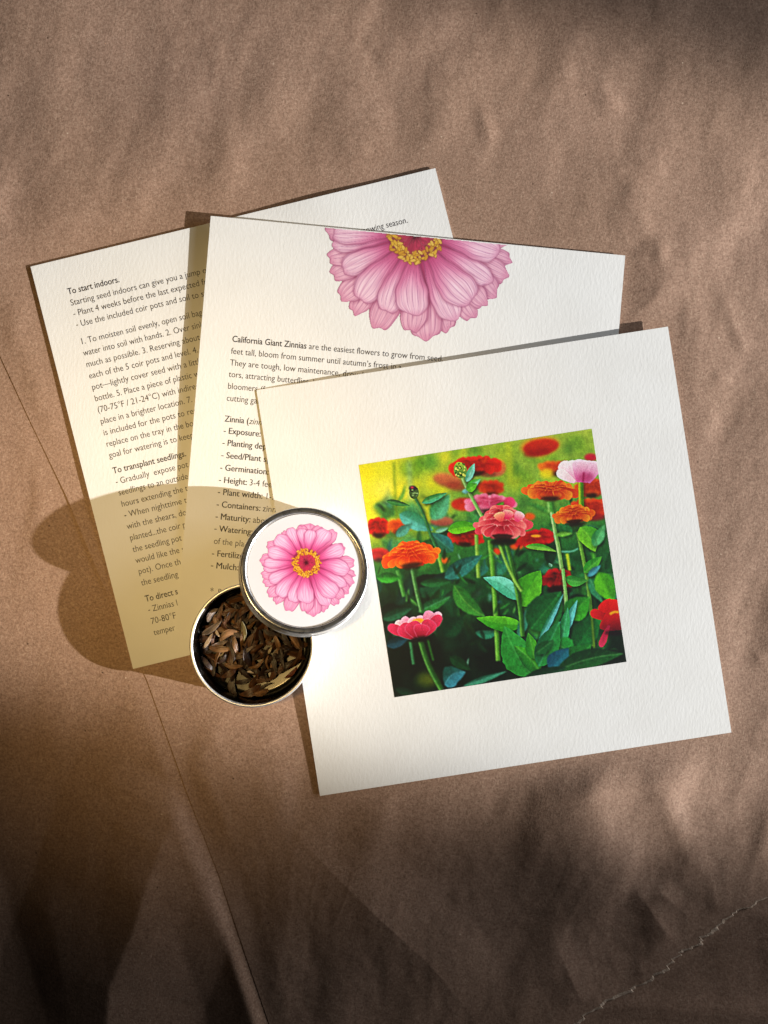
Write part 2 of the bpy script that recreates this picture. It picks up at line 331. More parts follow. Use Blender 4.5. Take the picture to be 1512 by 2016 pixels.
    P.bloom(1106, 840, 190, 130, DRED, 3, 11, tilt=.05, blur=1.2); P.ell(1110, 895, 66, 18, (40, 0, 10), blur=6, alpha=.8)
    P.leaf((1140, 830), (1260, 842), 56, (70, 150, 60), (30, 100, 40), bend=.1, blur=.8, rib=(150, 200, 120)); P.stem([(1128, 780), (1152, 985)], 20, (120, 180, 90), (180, 220, 150), blur=.8)
    # lower leaves
    P.leaf((905, 980), (1010, 790), 150, (90, 170, 40), (60, 140, 30), bend=-.05, blur=.8, rib=(50, 130, 30)); P.leaf((900, 940), (705, 828), 86, (110, 200, 170), (50, 150, 110), bend=.08, blur=.8, rib=(60, 150, 110))
    P.leaf((910, 1080), (668, 1042), 80, (90, 170, 40), (50, 140, 30), bend=-.04, blur=.8, rib=(60, 140, 40)); P.leaf((890, 1150), (960, 960), 50, (60, 150, 120), blur=1)
    P.leaf((960, 1100), (1120, 900), 190, (30, 110, 50), (16, 80, 40), blur=1.2, rib=(60, 140, 70)); P.leaf((1150, 1040), (1270, 930), 130, (60, 150, 40), (30, 110, 40), blur=1.2, rib=(100, 180, 70))
    P.leaf((1000, 1170), (1132, 912), 34, (90, 170, 170), (30, 110, 70), blur=.8, rib=(150, 210, 200)); P.leaf((1190, 1210), (1330, 1000), 130, (24, 110, 50), (16, 80, 40), blur=2, rib=None)
    P.stem([(825, 640), (850, 730), (880, 870), (905, 1010), (915, 1140)], 27, (50, 110, 40), (130, 190, 80), blur=.8)
    P.stem([(790, 650), (830, 760), (880, 860), (910, 900)], 16, (130, 190, 70), (180, 220, 120), blur=1)
    P.leaf((1040, 1200), (1206, 945), 66, (90, 180, 170), (40, 130, 100), bend=.06, blur=.8, rib=(180, 226, 214))
    P.leaf((1120, 1190), (1155, 985), 60, (60, 160, 100), (24, 110, 60), blur=.8, rib=(170, 220, 200))
    P.leaf((1180, 1230), (1070, 1160), 120, (40, 140, 60), (20, 100, 40), blur=1.2)
    P.leaf((970, 1350), (818, 1085), 170, (50, 140, 60), (40, 130, 50), bend=-.06, blur=.8, rib=(90, 180, 90)); P.leaf((1010, 1330), (870, 1190), 90, (70, 160, 40), (20, 90, 40), bend=.05, blur=.9)
    P.leaf((980, 1260), (945, 1120), 70, (70, 150, 40), (36, 120, 40), blur=.8); P.leaf((1000, 1300), (1110, 1060), 120, (40, 130, 60), (20, 100, 60), blur=.8, rib=(110, 190, 150))
    P.leaf((1080, 1320), (1280, 1180), 170, (40, 130, 50), (24, 100, 44), bend=.1, blur=.9, rib=(80, 160, 70)); P.leaf((1060, 1320), (1160, 1200), 110, (30, 110, 120), (20, 80, 100), blur=1.5, rib=None)
    P.leaf((1100, 1320), (1450, 1230), 110, (26, 92, 40), (14, 64, 32), bend=-.05, blur=1.4); P.leaf((900, 1400), (1150, 1300), 90, (16, 80, 50), (10, 50, 30), blur=2, rib=None); P.leaf((985, 1230), (1080, 1160), 60, (24, 96, 50), (20, 80, 40), blur=1)
    P.stem([(1280, 1000), (1296, 1200)], 16, (90, 130, 40), blur=1.2)
    # red one at the right edge
    P.petal((1385, 1010), (1340, 955), 90, (190, 10, 20), (224, 20, 24), .8); P.petal((1400, 1010), (1418, 945), 90, (200, 12, 20), (230, 30, 24), .8)
    P.petal((1390, 1050), (1276, 1008), 52, (150, 6, 20), (214, 24, 40), .8); P.petal((1380, 1010), (1385, 1110), 120, (196, 10, 24), (120, 6, 40), .8); P.petal((1420, 1010), (1430, 1105), 110, (196, 10, 24), (100, 4, 30), .8)
    P.petal((1375, 1080), (1330, 1195), 36, (160, 20, 60), (200, 60, 90), .8); P.stem([(1378, 1022), (1400, 1008), (1428, 1010)], 18, (244, 150, 20), blur=1.2); P.ell(1400, 1120, 50, 14, (40, 4, 20), blur=6, alpha=.7)
    # coral flower in the middle
    P.ell(810, 640, 70, 20, (14, 30, 14), blur=5, alpha=.8)
    P.bloom(808, 560, 300, 165, ((150, 16, 44), (226, 70, 84), (246, 140, 130)), 4, 15, tilt=.02, blur=.6, edge=(252, 206, 190), veins=2, lift=.17)
    P.petal((830, 520), (842, 470), 60, (214, 40, 90), (250, 170, 150), .6); P.petal((880, 530), (905, 480), 56, (226, 70, 110), (252, 200, 190), .6); P.petal((800, 530), (786, 482), 60, (226, 80, 80), (250, 170, 130), .6)
    P.ell(820, 634, 60, 12, (20, 14, 14), blur=4, alpha=.8)
    # pink cup, lower left
    P.stem([(318, 1170), (335, 1290)], 18, (60, 130, 80), (90, 170, 120), blur=1.2, alpha=.85); P.stem([(408, 1150), (440, 1270)], 16, (50, 110, 40), blur=1.2, alpha=.85)
    P.leaf((500, 1400), (612, 1330), 110, (60, 130, 150), (20, 80, 70), bend=-.2, blur=1, rib=(110, 170, 180)); P.ell(410, 1370, 60, 40, (110, 120, 20), blur=14, alpha=.7)
    P.stem([(372, 1165), (410, 1290), (485, 1425)], 34, (40, 96, 36), (110, 170, 80), blur=1)
    P.leaf((600, 1405), (830, 1325), 34, (60, 140, 110), (20, 80, 60), blur=1, rib=(130, 190, 170)); P.leaf((240, 1420), (350, 1450), 40, (20, 60, 40), blur=2, rib=None)
    P.leaf((530, 1250), (640, 1320), 60, (14, 70, 36), (10, 50, 24), blur=2, rib=None)
    for b, t, w, c0, c1 in [((340, 1090), (235, 1075), 50, (200, 80, 110), (226, 200, 200)), ((340, 1090), (270, 1050), 56, (214, 90, 130), (244, 176, 196)), ((350, 1090), (315, 1045), 56, (220, 110, 140), (248, 190, 206)), ((370, 1080), (375, 1030), 46, (226, 120, 150), (246, 180, 200)), ((390, 1080), (430, 1008), 60, (220, 100, 130), (246, 160, 184)), ((400, 1080), (482, 1018), 46, (200, 70, 110), (246, 176, 196))]:
        P.petal(b, t, w, c0, c1, .7, None, 2)
    P.ell(360, 1060, 32, 14, (246, 170, 20), (230, 120, 20), rot=-.1, blur=1.2)
    for b, t, w in [((345, 1150), (200, 1088), 56), ((380, 1140), (480, 1030), 56), ((355, 1150), (262, 1088), 84), ((378, 1145), (432, 1058), 84), ((362, 1150), (318, 1066), 84), ((370, 1150), (382, 1078), 80)]:
        P.petal(b, t, w, (150, 14, 50), (226, 60, 100), .7, (240, 150, 176), 3)
    P.ell(372, 1156, 56, 14, (20, 8, 14), rot=-.15, blur=4, alpha=.9)
    # leaf mottling, then the print's contrast
    gy, gx = np.mgrid[0:W, 0:W] * (520. / W)
    mt = vnoise(gx / 7 + 3, gy / 9 + 8, 12) * .6 + vnoise(gx / 3 + 30, gy / 3.5 + 80, 13) * .4
    grn = np.clip((P.a[..., 1] - P.a[..., 0]) * 4, 0, 1)[..., None]
    P.a = P.a * (1 + (mt[..., None] - .5) * (.10 + .16 * grn))
    sharp = P.a - box3(P.a, 1.6 * W / 520.); P.a = np.clip(P.a + .8 * sharp, 0, 1)
    P.a = P.a + .16 * (P.a * P.a * (3 - 2 * P.a) - P.a) * 3.4
    g_ = P.a.mean(-1, keepdims=True); P.a = np.clip(g_ + (P.a - g_) * .94, 0, 1)
    # printing grain
    rs = np.random.RandomState(3)
    P.a = np.clip(P.a * (1 + rs.normal(0, .06, (W, W, 1))) + rs.normal(0, .008, (W, W, 3)), 0, 1)
    return P.a

ZC = (708., 668.)
Z_BACK = [(1120, 470, 150), (480, 330, 130), (770, 125, 170), (640, 150, 90), (900, 150, 90), (1110, 215, 90), (1235, 430, 90), (1370, 655, 100), (1380, 835, 70), (1355, 950, 90), (1280, 1080, 100), (1130, 1240, 90), (1210, 1150, 80),
          (950, 1335, 95), (810, 1398, 120), (700, 1345, 100), (455, 1330, 105), (290, 1230, 80), (200, 1130, 90), (135, 970, 90), (105, 850, 80), (85, 645, 100), (180, 405, 85), (390, 235, 60)]
Z_FRONT = [(480, 180, 80), (1010, 205, 115), (1245, 985, 80), (1000, 1255, 100), (135, 765, 70), (640, 188, 82), (290, 315, 110), (1225, 455, 105), (1290, 770, 115), (130, 680, 75), (785, 205, 84),
           (185, 510, 95), (205, 925, 85), (330, 1135, 105), (520, 1215, 95), (1115, 1120, 125), (712, 1228, 118)]

def paint_zinnia(N, half=775.):
    """the printed zinnia drawing: rgb and coverage on an N x N canvas spanning +-half around the flower's middle"""
    yy, xx = np.mgrid[0:N, 0:N]; k = 2 * half / N
    X = (xx + .5) * k - half; Y = (yy + .5) * k - half; aa = k * .8
    rgb = np.ones((N, N, 3)); al = np.zeros((N, N)); rs = np.random.RandomState(8)
    sm = lambda a, b, x: np.clip((x - a) / (b - a), 0, 1) ** 2 * (3 - 2 * np.clip((x - a) / (b - a), 0, 1))
    def lay(m, col):
        nonlocal rgb, al
        rgb = rgb * (1 - m[..., None]) + col * m[..., None]; al = np.maximum(al, m)
    def petal(tx, ty, hw, back):
        dx, dy = tx - ZC[0], ty - ZC[1]; L = math.hypot(dx, dy); ca, sa = dx / L, dy / L
        r0 = 120; bend = rs.uniform(-.12, .12) * hw * 2
        u = X * ca + Y * sa; v = -X * sa + Y * ca
        t = (u - r0) / (L - r0); v = v - bend * np.sin(np.clip(t, 0, 1) * 3.1)
        ph = rs.uniform(0, 6); q = v / hw
        ts = t - (.018 if not back else .018) * np.cos(q * (4.5 if not back else 7) + ph)
        h = hw * (.30 + .70 * sm(0.05, .72, ts)) * np.sqrt(np.clip(1 - np.clip((ts - .70) / .30, 0, 1) ** (2.6 if not back else 3), 0, 1))
        h = h * (1 + .03 * np.sin(t * 22 + ph))
        m = np.clip((h - np.abs(v)) / aa + .5, 0, 1) * ((ts > 0) & (ts < 1))
        s = np.clip(v / np.maximum(h, 1), -1, 1)
        sh = np.clip((h * 1.02 + 20 - np.abs(v)) / 22, 0, 1) * ((ts > .05) & (ts < 1.06)) * np.clip((1.06 - ts) / .08, 0, 1)
        rgb[:] = rgb * (1 - .30 * (sh * (al > .2))[..., None] * np.array([.35, .8, .55]))     # soft drop shadow of each petal, painted into the drawing's colours
        deep = np.array([214, 44, 120]) / 255; mid = np.array([244, 130, 186]) / 255; tip = np.array([252, 206, 232]) / 255
        if back: mid = np.array([236, 112, 166]) / 255; tip = np.array([246, 182, 212]) / 255
        a = sm(.0, .5, t)[..., None]; b = sm(.4, .85, t + .12 * np.cos(s * 2.2))[..., None]
        col = deep * (1 - a) + mid * a; col = col * (1 - b) + tip * b
        col = col * (1 - .18 * (np.abs(s) ** 4)[..., None] * np.array([.3, 1, .6]))
        col = col * (1 - .22 * sm(.88, 1., t)[..., None] * np.array([.2, .9, .5]))
        nv = 5 if hw < 90 else 6
        w1 = np.abs(np.sin((s * nv * .5 + .25 * np.sin(t * 5 + ph)) * math.pi + ph))
        vein = np.exp(-(w1 / .16) ** 2) * sm(.1, .35, t) * (1 - sm(.93, 1., t))
        fine = vnoise(s * 16 + 30 + ph * 7, t * 4 + 9 + ph, 4)
        col = col * (1 - .42 * vein[..., None] * np.array([.55, 1, .5])) * (1 - .26 * (fine[..., None] - .35) * np.array([.4, 1, .6]))
        e = np.minimum(h - np.abs(v), (1 - ts) * (L - r0))
        line = np.clip(1 - e / (7 + 2 * k), 0, 1)[..., None]
        col = col * (1 - line * .55) + np.array([150, 58, 108]) / 255 * line * .55
        lay(m, np.clip(col, 0, 1))
    for tx, ty, hw in Z_BACK: petal(tx, ty, hw, True)
    for tx, ty, hw in Z_FRONT: petal(tx, ty, hw, False)
    R = np.hypot(X, Y); A = np.arctan2(Y, X)
    base = np.clip((200 - R) / 20, 0, 1); lay(base, np.array([150, 30, 80]) / 255 * np.ones(3))
    # red disc
    ray = vnoise(A * 9 + 40, R / 26 + 3, 6); c = np.array([206, 40, 80]) / 255 * (1 - .5 * (ray[..., None] - .3)) ; c = c + np.array([.28, .22, .2]) * (np.exp(-((ray - .75) / .12) ** 2))[..., None] * .5
    c = c * (1 - .65 * np.exp(-(R / 34) ** 2))[..., None]
    lay(np.clip((150 - R) / 10, 0, 1), np.clip(c, 0, 1))
    for i in range(150):                                              # ring of small yellow florets
        a = rs.uniform(0, 2 * math.pi); r = rs.uniform(122, 196); cx, cy = r * math.cos(a), r * math.sin(a)
        ro = rs.uniform(0, 3.14); ca, sa = math.cos(ro), math.sin(ro); u = (X - cx) * ca + (Y - cy) * sa; v = -(X - cx) * sa + (Y - cy) * ca
        d = np.sqrt((u / 22) ** 2 + (v / 10) ** 2)
        lay(np.clip((1.32 - d) * 6, 0, 1) * .55, np.array([150, 84, 16]) / 255 * np.ones(3))
        y = np.array([(246, 190, 30), (250, 206, 60), (232, 164, 20)][rs.randint(3)]) / 255
        lay(np.clip((1 - d) * 6, 0, 1), y * np.ones(3))
    m_ = rgb.mean(-1, keepdims=True); rgb = m_ + (rgb - m_) * .90
    return np.clip(rgb, 0, 1), al
def mesh_obj(name, verts, faces, mat, parent=None, smooth=True):
    me = bpy.data.meshes.new(name)
    verts = np.asarray(verts, np.float64)
    if isinstance(faces, np.ndarray):
        n, k = faces.shape
        me.vertices.add(len(verts)); me.vertices.foreach_set('co', verts.astype(np.float32).ravel())
        me.loops.add(n * k); me.loops.foreach_set('vertex_index', faces.astype(np.int32).ravel())
        me.polygons.add(n); me.polygons.foreach_set('loop_start', np.arange(n, dtype=np.int32) * k)
        me.update(calc_edges=True); me.validate()
    else:
        me.from_pydata([tuple(v) for v in verts], [], faces); me.update()
    me.polygons.foreach_set('use_smooth', [smooth] * len(me.polygons)); me.update()
    o = bpy.data.objects.new(name, me); COL.objects.link(o)
    if mat: me.materials.append(mat)
    if parent is not None: o.parent = parent
    return o
def empty(name, loc=(0, 0, 0)):
    o = bpy.data.objects.new(name, None); COL.objects.link(o); o.location = loc; o.empty_display_size = 0.01
    return o
def tag(o, label=None, cat=None, group=None, kind=None):
    for k, v in (('label', label), ('category', cat), ('group', group), ('kind', kind)):
        if v: o[k] = v
    return o
def grid_faces(nr, nc):
    i = np.arange(nr * nc).reshape(nr, nc)
    return np.stack([i[:-1, :-1], i[1:, :-1], i[1:, 1:], i[:-1, 1:]], -1).reshape(-1, 4)

class NT:
    """short-hand for a node material"""
    def __init__(s, name):
        s.m = bpy.data.materials.new(name); s.m.use_nodes = True; s.t = s.m.node_tree; s.b = s.t.nodes['Principled BSDF']
    def n(s, typ, **kw):
        x = s.t.nodes.new(typ)
        for k, v in kw.items():
            if k.startswith('i_'): x.inputs[int(k[2:]) if k[2:].isdigit() else k[2:].replace('_', ' ')].default_value = v
            else: setattr(x, k, v)
        return x
    def l(s, a, b): s.t.links.new(a, b)
    def coord(s, rot=0., scale=(1, 1, 1), base=None):
        if base is None: base = s.n('ShaderNodeTexCoord').outputs['Object']
        m = s.n('ShaderNodeMapping'); m.inputs['Rotation'].default_value = (0, 0, rot); m.inputs['Scale'].default_value = scale
        # rotate first, then stretch along the turned axes
        r = s.n('ShaderNodeMapping'); r.inputs['Rotation'].default_value = (0, 0, rot); m.inputs['Rotation'].default_value = (0, 0, 0)
        s.l(base, r.inputs[0]); s.l(r.outputs[0], m.inputs[0]); return m.outputs[0]
    def noise(s, vec, scale, detail=2., rough=.5):
        x = s.n('ShaderNodeTexNoise'); x.inputs['Scale'].default_value = scale; x.inputs['Detail'].default_value = detail; x.inputs['Roughness'].default_value = rough
        s.l(vec, x.inputs['Vector']); return x.outputs['Fac']
    def ramp(s, fac, stops):
        x = s.n('ShaderNodeValToRGB'); e = x.color_ramp.elements
        while len(e) < len(stops): e.new(.5)
        for k, (p, c) in enumerate(stops): e[k].position = p; e[k].color = (*c, 1) if len(c) == 3 else c
        s.l(fac, x.inputs[0]); return x.outputs[0]
    def mix(s, a, b, fac, mode='MIX'):
        x = s.n('ShaderNodeMix', data_type='RGBA', blend_type=mode)
        for sock, v in ((x.inputs[6], a), (x.inputs[7], b), (x.inputs[0], fac)):
            if hasattr(v, 'node'): s.l(v, sock)
            else: sock.default_value = (*v, 1) if isinstance(v, tuple) and len(v) == 3 else v
        return x.outputs[2]
    def math(s, op, a, b=0.):
        x = s.n('ShaderNodeMath', operation=op)
        for sock, v in ((x.inputs[0], a), (x.inputs[1], b)):
            if hasattr(v, 'node'): s.l(v, sock)
            else: sock.default_value = v
        return x.outputs[0]
    def bump(s, h, strength, dist, prev=None):
        x = s.n('ShaderNodeBump'); x.inputs['Strength'].default_value = strength; x.inputs['Distance'].default_value = dist
        s.l(h, x.inputs['Height'])
        if prev is not None: s.l(prev, x.inputs['Normal'])
        return x.outputs['Normal']
    def done(s, col=None, rough=.8, metal=0., spec=.3, normal=None):
        if col is not None:
            if hasattr(col, 'node'): s.l(col, s.b.inputs['Base Color'])
            else: s.b.inputs['Base Color'].default_value = (*col, 1)
        if hasattr(rough, 'node'): s.l(rough, s.b.inputs['Roughness'])
        else: s.b.inputs['Roughness'].default_value = rough
        s.b.inputs['Metallic'].default_value = metal; s.b.inputs['Specular IOR Level'].default_value = spec
        if normal is not None: s.l(normal, s.b.inputs['Normal'])
        return s.m

# ------------------------------------------------------------------ materials
def kraft(name, tint=(1, 1, 1)):
    t = NT(name); base = t.n('ShaderNodeTexCoord').outputs['Object']
    f = []
    for rot, sc_ in ((0.25, (2100, 400, 1)), (1.35, (2200, 420, 1)), (-0.75, (2400, 380, 1))):
        f.append(t.noise(t.coord(rot, sc_, base), 1.0, 1.0))
    fine = t.noise(base, 950., 3., .65); mid = t.noise(base, 160., 3.); big = t.noise(base, 14., 3.)
    c = t.ramp(fine, [(.3, (.228 * tint[0], .138 * tint[1], .091 * tint[2])), (.7, (.405 * tint[0], .256 * tint[1], .179 * tint[2]))])
    for k, x in enumerate(f):
        lt = t.ramp(x, [(.60, (0, 0, 0)), (.74, (1, 1, 1))]); c = t.mix(c, (.50, .35, .25), t.math('MULTIPLY', lt, .50))
        dk = t.ramp(x, [(.24, (1, 1, 1)), (.38, (0, 0, 0))]); c = t.mix(c, (.11, .062, .036), t.math('MULTIPLY', dk, .28))
    c = t.mix(c, t.ramp(mid, [(.3, (.94, .93, .925)), (.7, (1.04, 1.04, 1.04))]), 1.0, 'MULTIPLY')
    c = t.mix(c, t.ramp(big, [(.3, (.93, .92, .90)), (.7, (1.05, 1.05, 1.07))]), 1.0, 'MULTIPLY')
    v = t.n('ShaderNodeTexVoronoi'); v.inputs['Scale'].default_value = 130.; t.l(base, v.inputs['Vector'])
    near = t.ramp(v.outputs['Distance'], [(.035, (1, 1, 1)), (.06, (0, 0, 0))]); sep = t.n('ShaderNodeSeparateColor'); t.l(v.outputs['Color'], sep.inputs[0])
    dark = t.math('MULTIPLY', near, t.math('GREATER_THAN', sep.outputs[0], .80)); c = t.mix(c, (.045, .022, .012), t.math('MULTIPLY', dark, .8))
    pale = t.math('MULTIPLY', near, t.math('LESS_THAN', sep.outputs[0], .16)); c = t.mix(c, (.60, .44, .32), t.math('MULTIPLY', pale, .8))
    h = t.math('ADD', fine, t.math('ADD', t.math('MULTIPLY', f[0], .5), t.math('MULTIPLY', f[1], .5)))
    nm = t.bump(mid, .16, .0006); nm = t.bump(h, .45, .00012, nm)
    return t.done(c, .62, 0, .22, nm)
KRAFT = kraft('kraft_paper'); KRAFT_UNDER = kraft('kraft_paper_underlay', (.97, .96, .95))
def torn():
    t = NT('torn_paper_fibre'); base = t.n('ShaderNodeTexCoord').outputs['Object']
    x = t.noise(base, 1400., 3.)
    return t.done(t.ramp(x, [(.3, (.42, .30, .21)), (.7, (.62, .48, .37))]), .9, 0, .1, t.bump(x, .6, .0002))
TORN = torn()
def card_mat():
    t = NT('cream_felt_card'); base = t.n('ShaderNodeTexCoord').outputs['Object']
    a = t.noise(t.coord(0.05, (950, 360, 1), base), 1., 2.5); b = t.noise(base, 2600., 2.); m = t.noise(base, 60., 3.)
    c = t.ramp(m, [(.3, (.765, .757, .725)), (.7, (.795, .790, .762))])
    h = t.math('ADD', a, t.math('MULTIPLY', b, .35))
    return t.done(c, .78, 0, .2, t.bump(h, .27, .00016))
CARD = card_mat()
def flat_mat(name, col, rough=.6, spec=.3):
    return NT(name).done(col, rough, 0, spec)
INK = flat_mat('dark_print_ink', (.022, .018, .026), .55)
def attr_mat(name, rough=.5, spec=.3, felt=True):
    t = NT(name); a = t.n('ShaderNodeAttribute', attribute_name='print'); nm = None
    if felt:
        base = t.n('ShaderNodeTexCoord').outputs['Object']
        nm = t.bump(t.noise(t.coord(0.05, (950, 360, 1), base), 1., 2.5), .16, .00012)
    return t.done(a.outputs['Color'], rough, 0, spec, nm)
PRINT = attr_mat('photo_print'); PRINT_FLOWER = attr_mat('flower_print', .6); PRINT_LID = attr_mat('flower_print_glossy', .35, .4, False)
def tin_mat(name, col, rough, brushed=0.):
    t = NT(name); base = t.n('ShaderNodeTexCoord').outputs['Object']; x = t.noise(base, 420., 3.)
    r = t.n('ShaderNodeMapRange'); r.inputs[3].default_value = rough * .75; r.inputs[4].default_value = rough * 1.35; t.l(x, r.inputs[0])
    return t.done(col, r.outputs[0], 1.0, .5, t.bump(t.noise(base, 90., 2.), .02, .0005))
TIN = tin_mat('tinplate', (.60, .59, .57), .16); TIN_RIM = tin_mat('tinplate_rim', (.80, .80, .80), .46); TIN_LID = tin_mat('tinplate_lid', (.56, .56, .56), .27)
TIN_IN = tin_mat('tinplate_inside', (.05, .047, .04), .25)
def label_mat():
    t = NT('white_label'); base = t.n('ShaderNodeTexCoord').outputs['Object']
    return t.done((.60, .61, .65), .32, 0, .45, t.bump(t.noise(base, 700., 2.), .03, .0002))
LABEL = label_mat()

# ------------------------------------------------------------------ how high things lie (metres; arguments in photo pixels)
MM = 0.001
CARDS = {                        # corners TL TR BR BL in photo pixels; heights of the underside at those corners in mm
    1: (((60, 525), (857, 331), (1059, 1123), (262, 1317)), (0.35, 0.35, 0.25, 0.30)),
    2: (((415, 425), (1231, 503), (1162, 1318), (346, 1242)), (2.65, 1.05, 0.10, 0.90)),
    3: (((505, 768), (1315, 643), (1435, 1450), (630, 1567)), (2.20, 2.75, 0.35, 0.50)),
}
CURL = {1: ((.72, -.02, .55, .13), (.98, .0, .30, .10), (0., .55, .15, .2), (.0, 1.0, -.1, .15)), 2: ((.45, 0., .25, .2), (0., .45, .35, .2), (1., 0.1, .25, .15)), 3: ((.30, 0., .30, .2), (1., .5, .35, .22), (.0, .75, .2, .15), (.5, 1., .18, .2))}
T = 0.30 * MM
def card_uv(k, x, y):
    (tl, tr, br, bl), _ = CARDS[k]
    M = np.array([[tr[0] - tl[0], bl[0] - tl[0]], [tr[1] - tl[1], bl[1] - tl[1]]], float); Mi = np.linalg.inv(M)
    dx = np.asarray(x, float) - tl[0]; dy = np.asarray(y, float) - tl[1]
    return Mi[0, 0] * dx + Mi[0, 1] * dy, Mi[1, 0] * dx + Mi[1, 1] * dy
def card_z(k, u, v):
    """underside height of a card at fractions (u, v); corners lift a little more than the middle"""
    z = CARDS[k][1]
    b = z[0] * (1 - u) * (1 - v) + z[1] * u * (1 - v) + z[2] * u * v + z[3] * (1 - u) * v
    for (a, c, h, r) in CURL[k]:
        b = b + h * np.exp(-((u - a) ** 2 + (v - c) ** 2) / (r * r))
    return b * MM
def card_top(k, x, y):
    u, v = card_uv(k, x, y); return card_z(k, u, v) + T

def seg_dist(x, y, p, q):
    """distance to a segment, signed side (+ = right of p->q in the picture), position along"""
    dx, dy = q[0] - p[0], q[1] - p[1]; L2 = dx * dx + dy * dy
    t = np.clip(((x - p[0]) * dx + (y - p[1]) * dy) / L2, 0, 1)
    ex, ey = x - p[0] - t * dx, y - p[1] - t * dy
    return np.hypot(ex, ey), np.sign(dx * ey - dy * ex), t
def ridge(x, y, pts, wl, wr, pw=1.2):
    """a crease along (px, py, height mm) points; wl / wr: how far its flanks reach on the two sides (picture left / right of travel)"""
    best = np.full(x.shape, 1e9); h = np.zeros(x.shape)
    for (ax, ay, ah), (bx, by, bh) in zip(pts[:-1], pts[1:]):
        d, s, t = seg_dist(x, y, (ax, ay), (bx, by)); w = np.where(s > 0, wl, wr)
        v = (ah + (bh - ah) * t) * np.clip(1 - d / w, 0, 1) ** pw
        upd = d < best; h = np.where(upd, v, h); best = np.where(upd, d, best)
    return h
def sstep(a, b, x):
    t = np.clip((x - a) / (b - a), 0, 1); return t * t * (3 - 2 * t)
EDGE = [(-900, -1400), (-300, 60), (-80, 520), (0, 700), (60, 830), (130, 975), (180, 1095), (237, 1230), (290, 1340), (370, 1565), (430, 1720), (480, 1870), (530, 2016), (575, 2150), (620, 2300)]
def edge_x(y): return np.interp(y, [p[1] for p in EDGE], [p[0] for p in EDGE])
TEAR = [(-400, 2300), (2900, 1300), (2200, 1540), (1750, 1690), (1600, 1735), (1512, 1768), (1440, 1800), (1400, 1830), (1365, 1858), (1340, 1880), (1280, 1925), (1240, 1950), (1180, 1978), (1145, 2005), (1100, 2032), (1000, 2090), (880, 2160), (700, 2260), (560, 2330)]
def tear_x(y, jag=True):
    p = sorted(TEAR[1:], key=lambda q: q[1]); y = np.asarray(y, float)
    x = np.interp(y, [q[1] for q in p], [q[0] for q in p])
    x = np.where(y < 1300, 2900, x)
    j = (vnoise(y / 9 + 5, y * 0 + 1, 21) - .5) * 17 + (vnoise(y / 3.1 + 5, y * 0 + 7, 22) - .5) * 9
    return x + (np.where(y < 1600, 0, j) if jag else 0)
def cards_clear(x, y):
    """0 under the cards and tins, 1 well away from them"""
    d = np.full(x.shape, 1e9)
    for k in CARDS:
        u, v = card_uv(k, x, y); e = np.maximum(np.maximum(-u, u - 1), np.maximum(-v, v - 1)) * 817
        d = np.minimum(d, e)
    d = np.minimum(d, np.hypot(x - 500, y - 1265) - 120)
    return sstep(-4, 80, d)
def wrinkle(x, y, seed):
    """unevenness of the crumpled paper, mm: long soft furrows running down the picture"""
    a = x * .96 + y * .28; b = -x * .28 + y * .96
    wx = (vnoise(x / 130 + 9, y / 130 + 2, seed + 9) - .5) * 60
    h = (vnoise((a + wx) / 74 + 40, b / 190 + 40, seed) - .5) * 1.0
    h += (vnoise((a + wx) / 33 + 60, b / 95 + 30, seed + 1) - .5) * .25
    h += (vnoise(x / 17 + 80, y / 27 + 80, seed + 2) - .5) * .085
    h += (vnoise(x / 210 + 20, y / 260 + 20, seed + 3) - .5) * 1.1
    # thin sharp crinkles
    r = vnoise((a + wx) / 60 + 11, b / 150 + 15, seed + 5); h += .04 * np.clip(1 - np.abs(r - .5) / .12, 0, 1)
    return h
CR = random.Random(19); CREASES = []
for _ in range(64):
    cx_, cy_ = CR.uniform(-60, 1580), CR.uniform(-40, 1960)
    if CR.random() < .45: cx_ = CR.uniform(1180, 1560)
    a_ = math.radians(CR.gauss(78, 20)); L_ = CR.uniform(40, 150); hh_ = CR.uniform(.10, .34) * (1.35 if cx_ > 1150 else 1)
    k_ = CR.uniform(-22, 22); dx_, dy_ = math.cos(a_) * L_ / 2, math.sin(a_) * L_ / 2
    CREASES.append(([(cx_ - dx_, cy_ - dy_, 0.), (cx_ + k_ * .5, cy_, hh_), (cx_ + dx_ + k_, cy_ + dy_, 0.)], CR.uniform(14, 46), CR.uniform(14, 46)))
def creases(x, y):
    h = np.zeros(x.shape)
    for pts, wl, wr in CREASES: h += ridge(x, y, pts, wl, wr, 1.0)
    return h
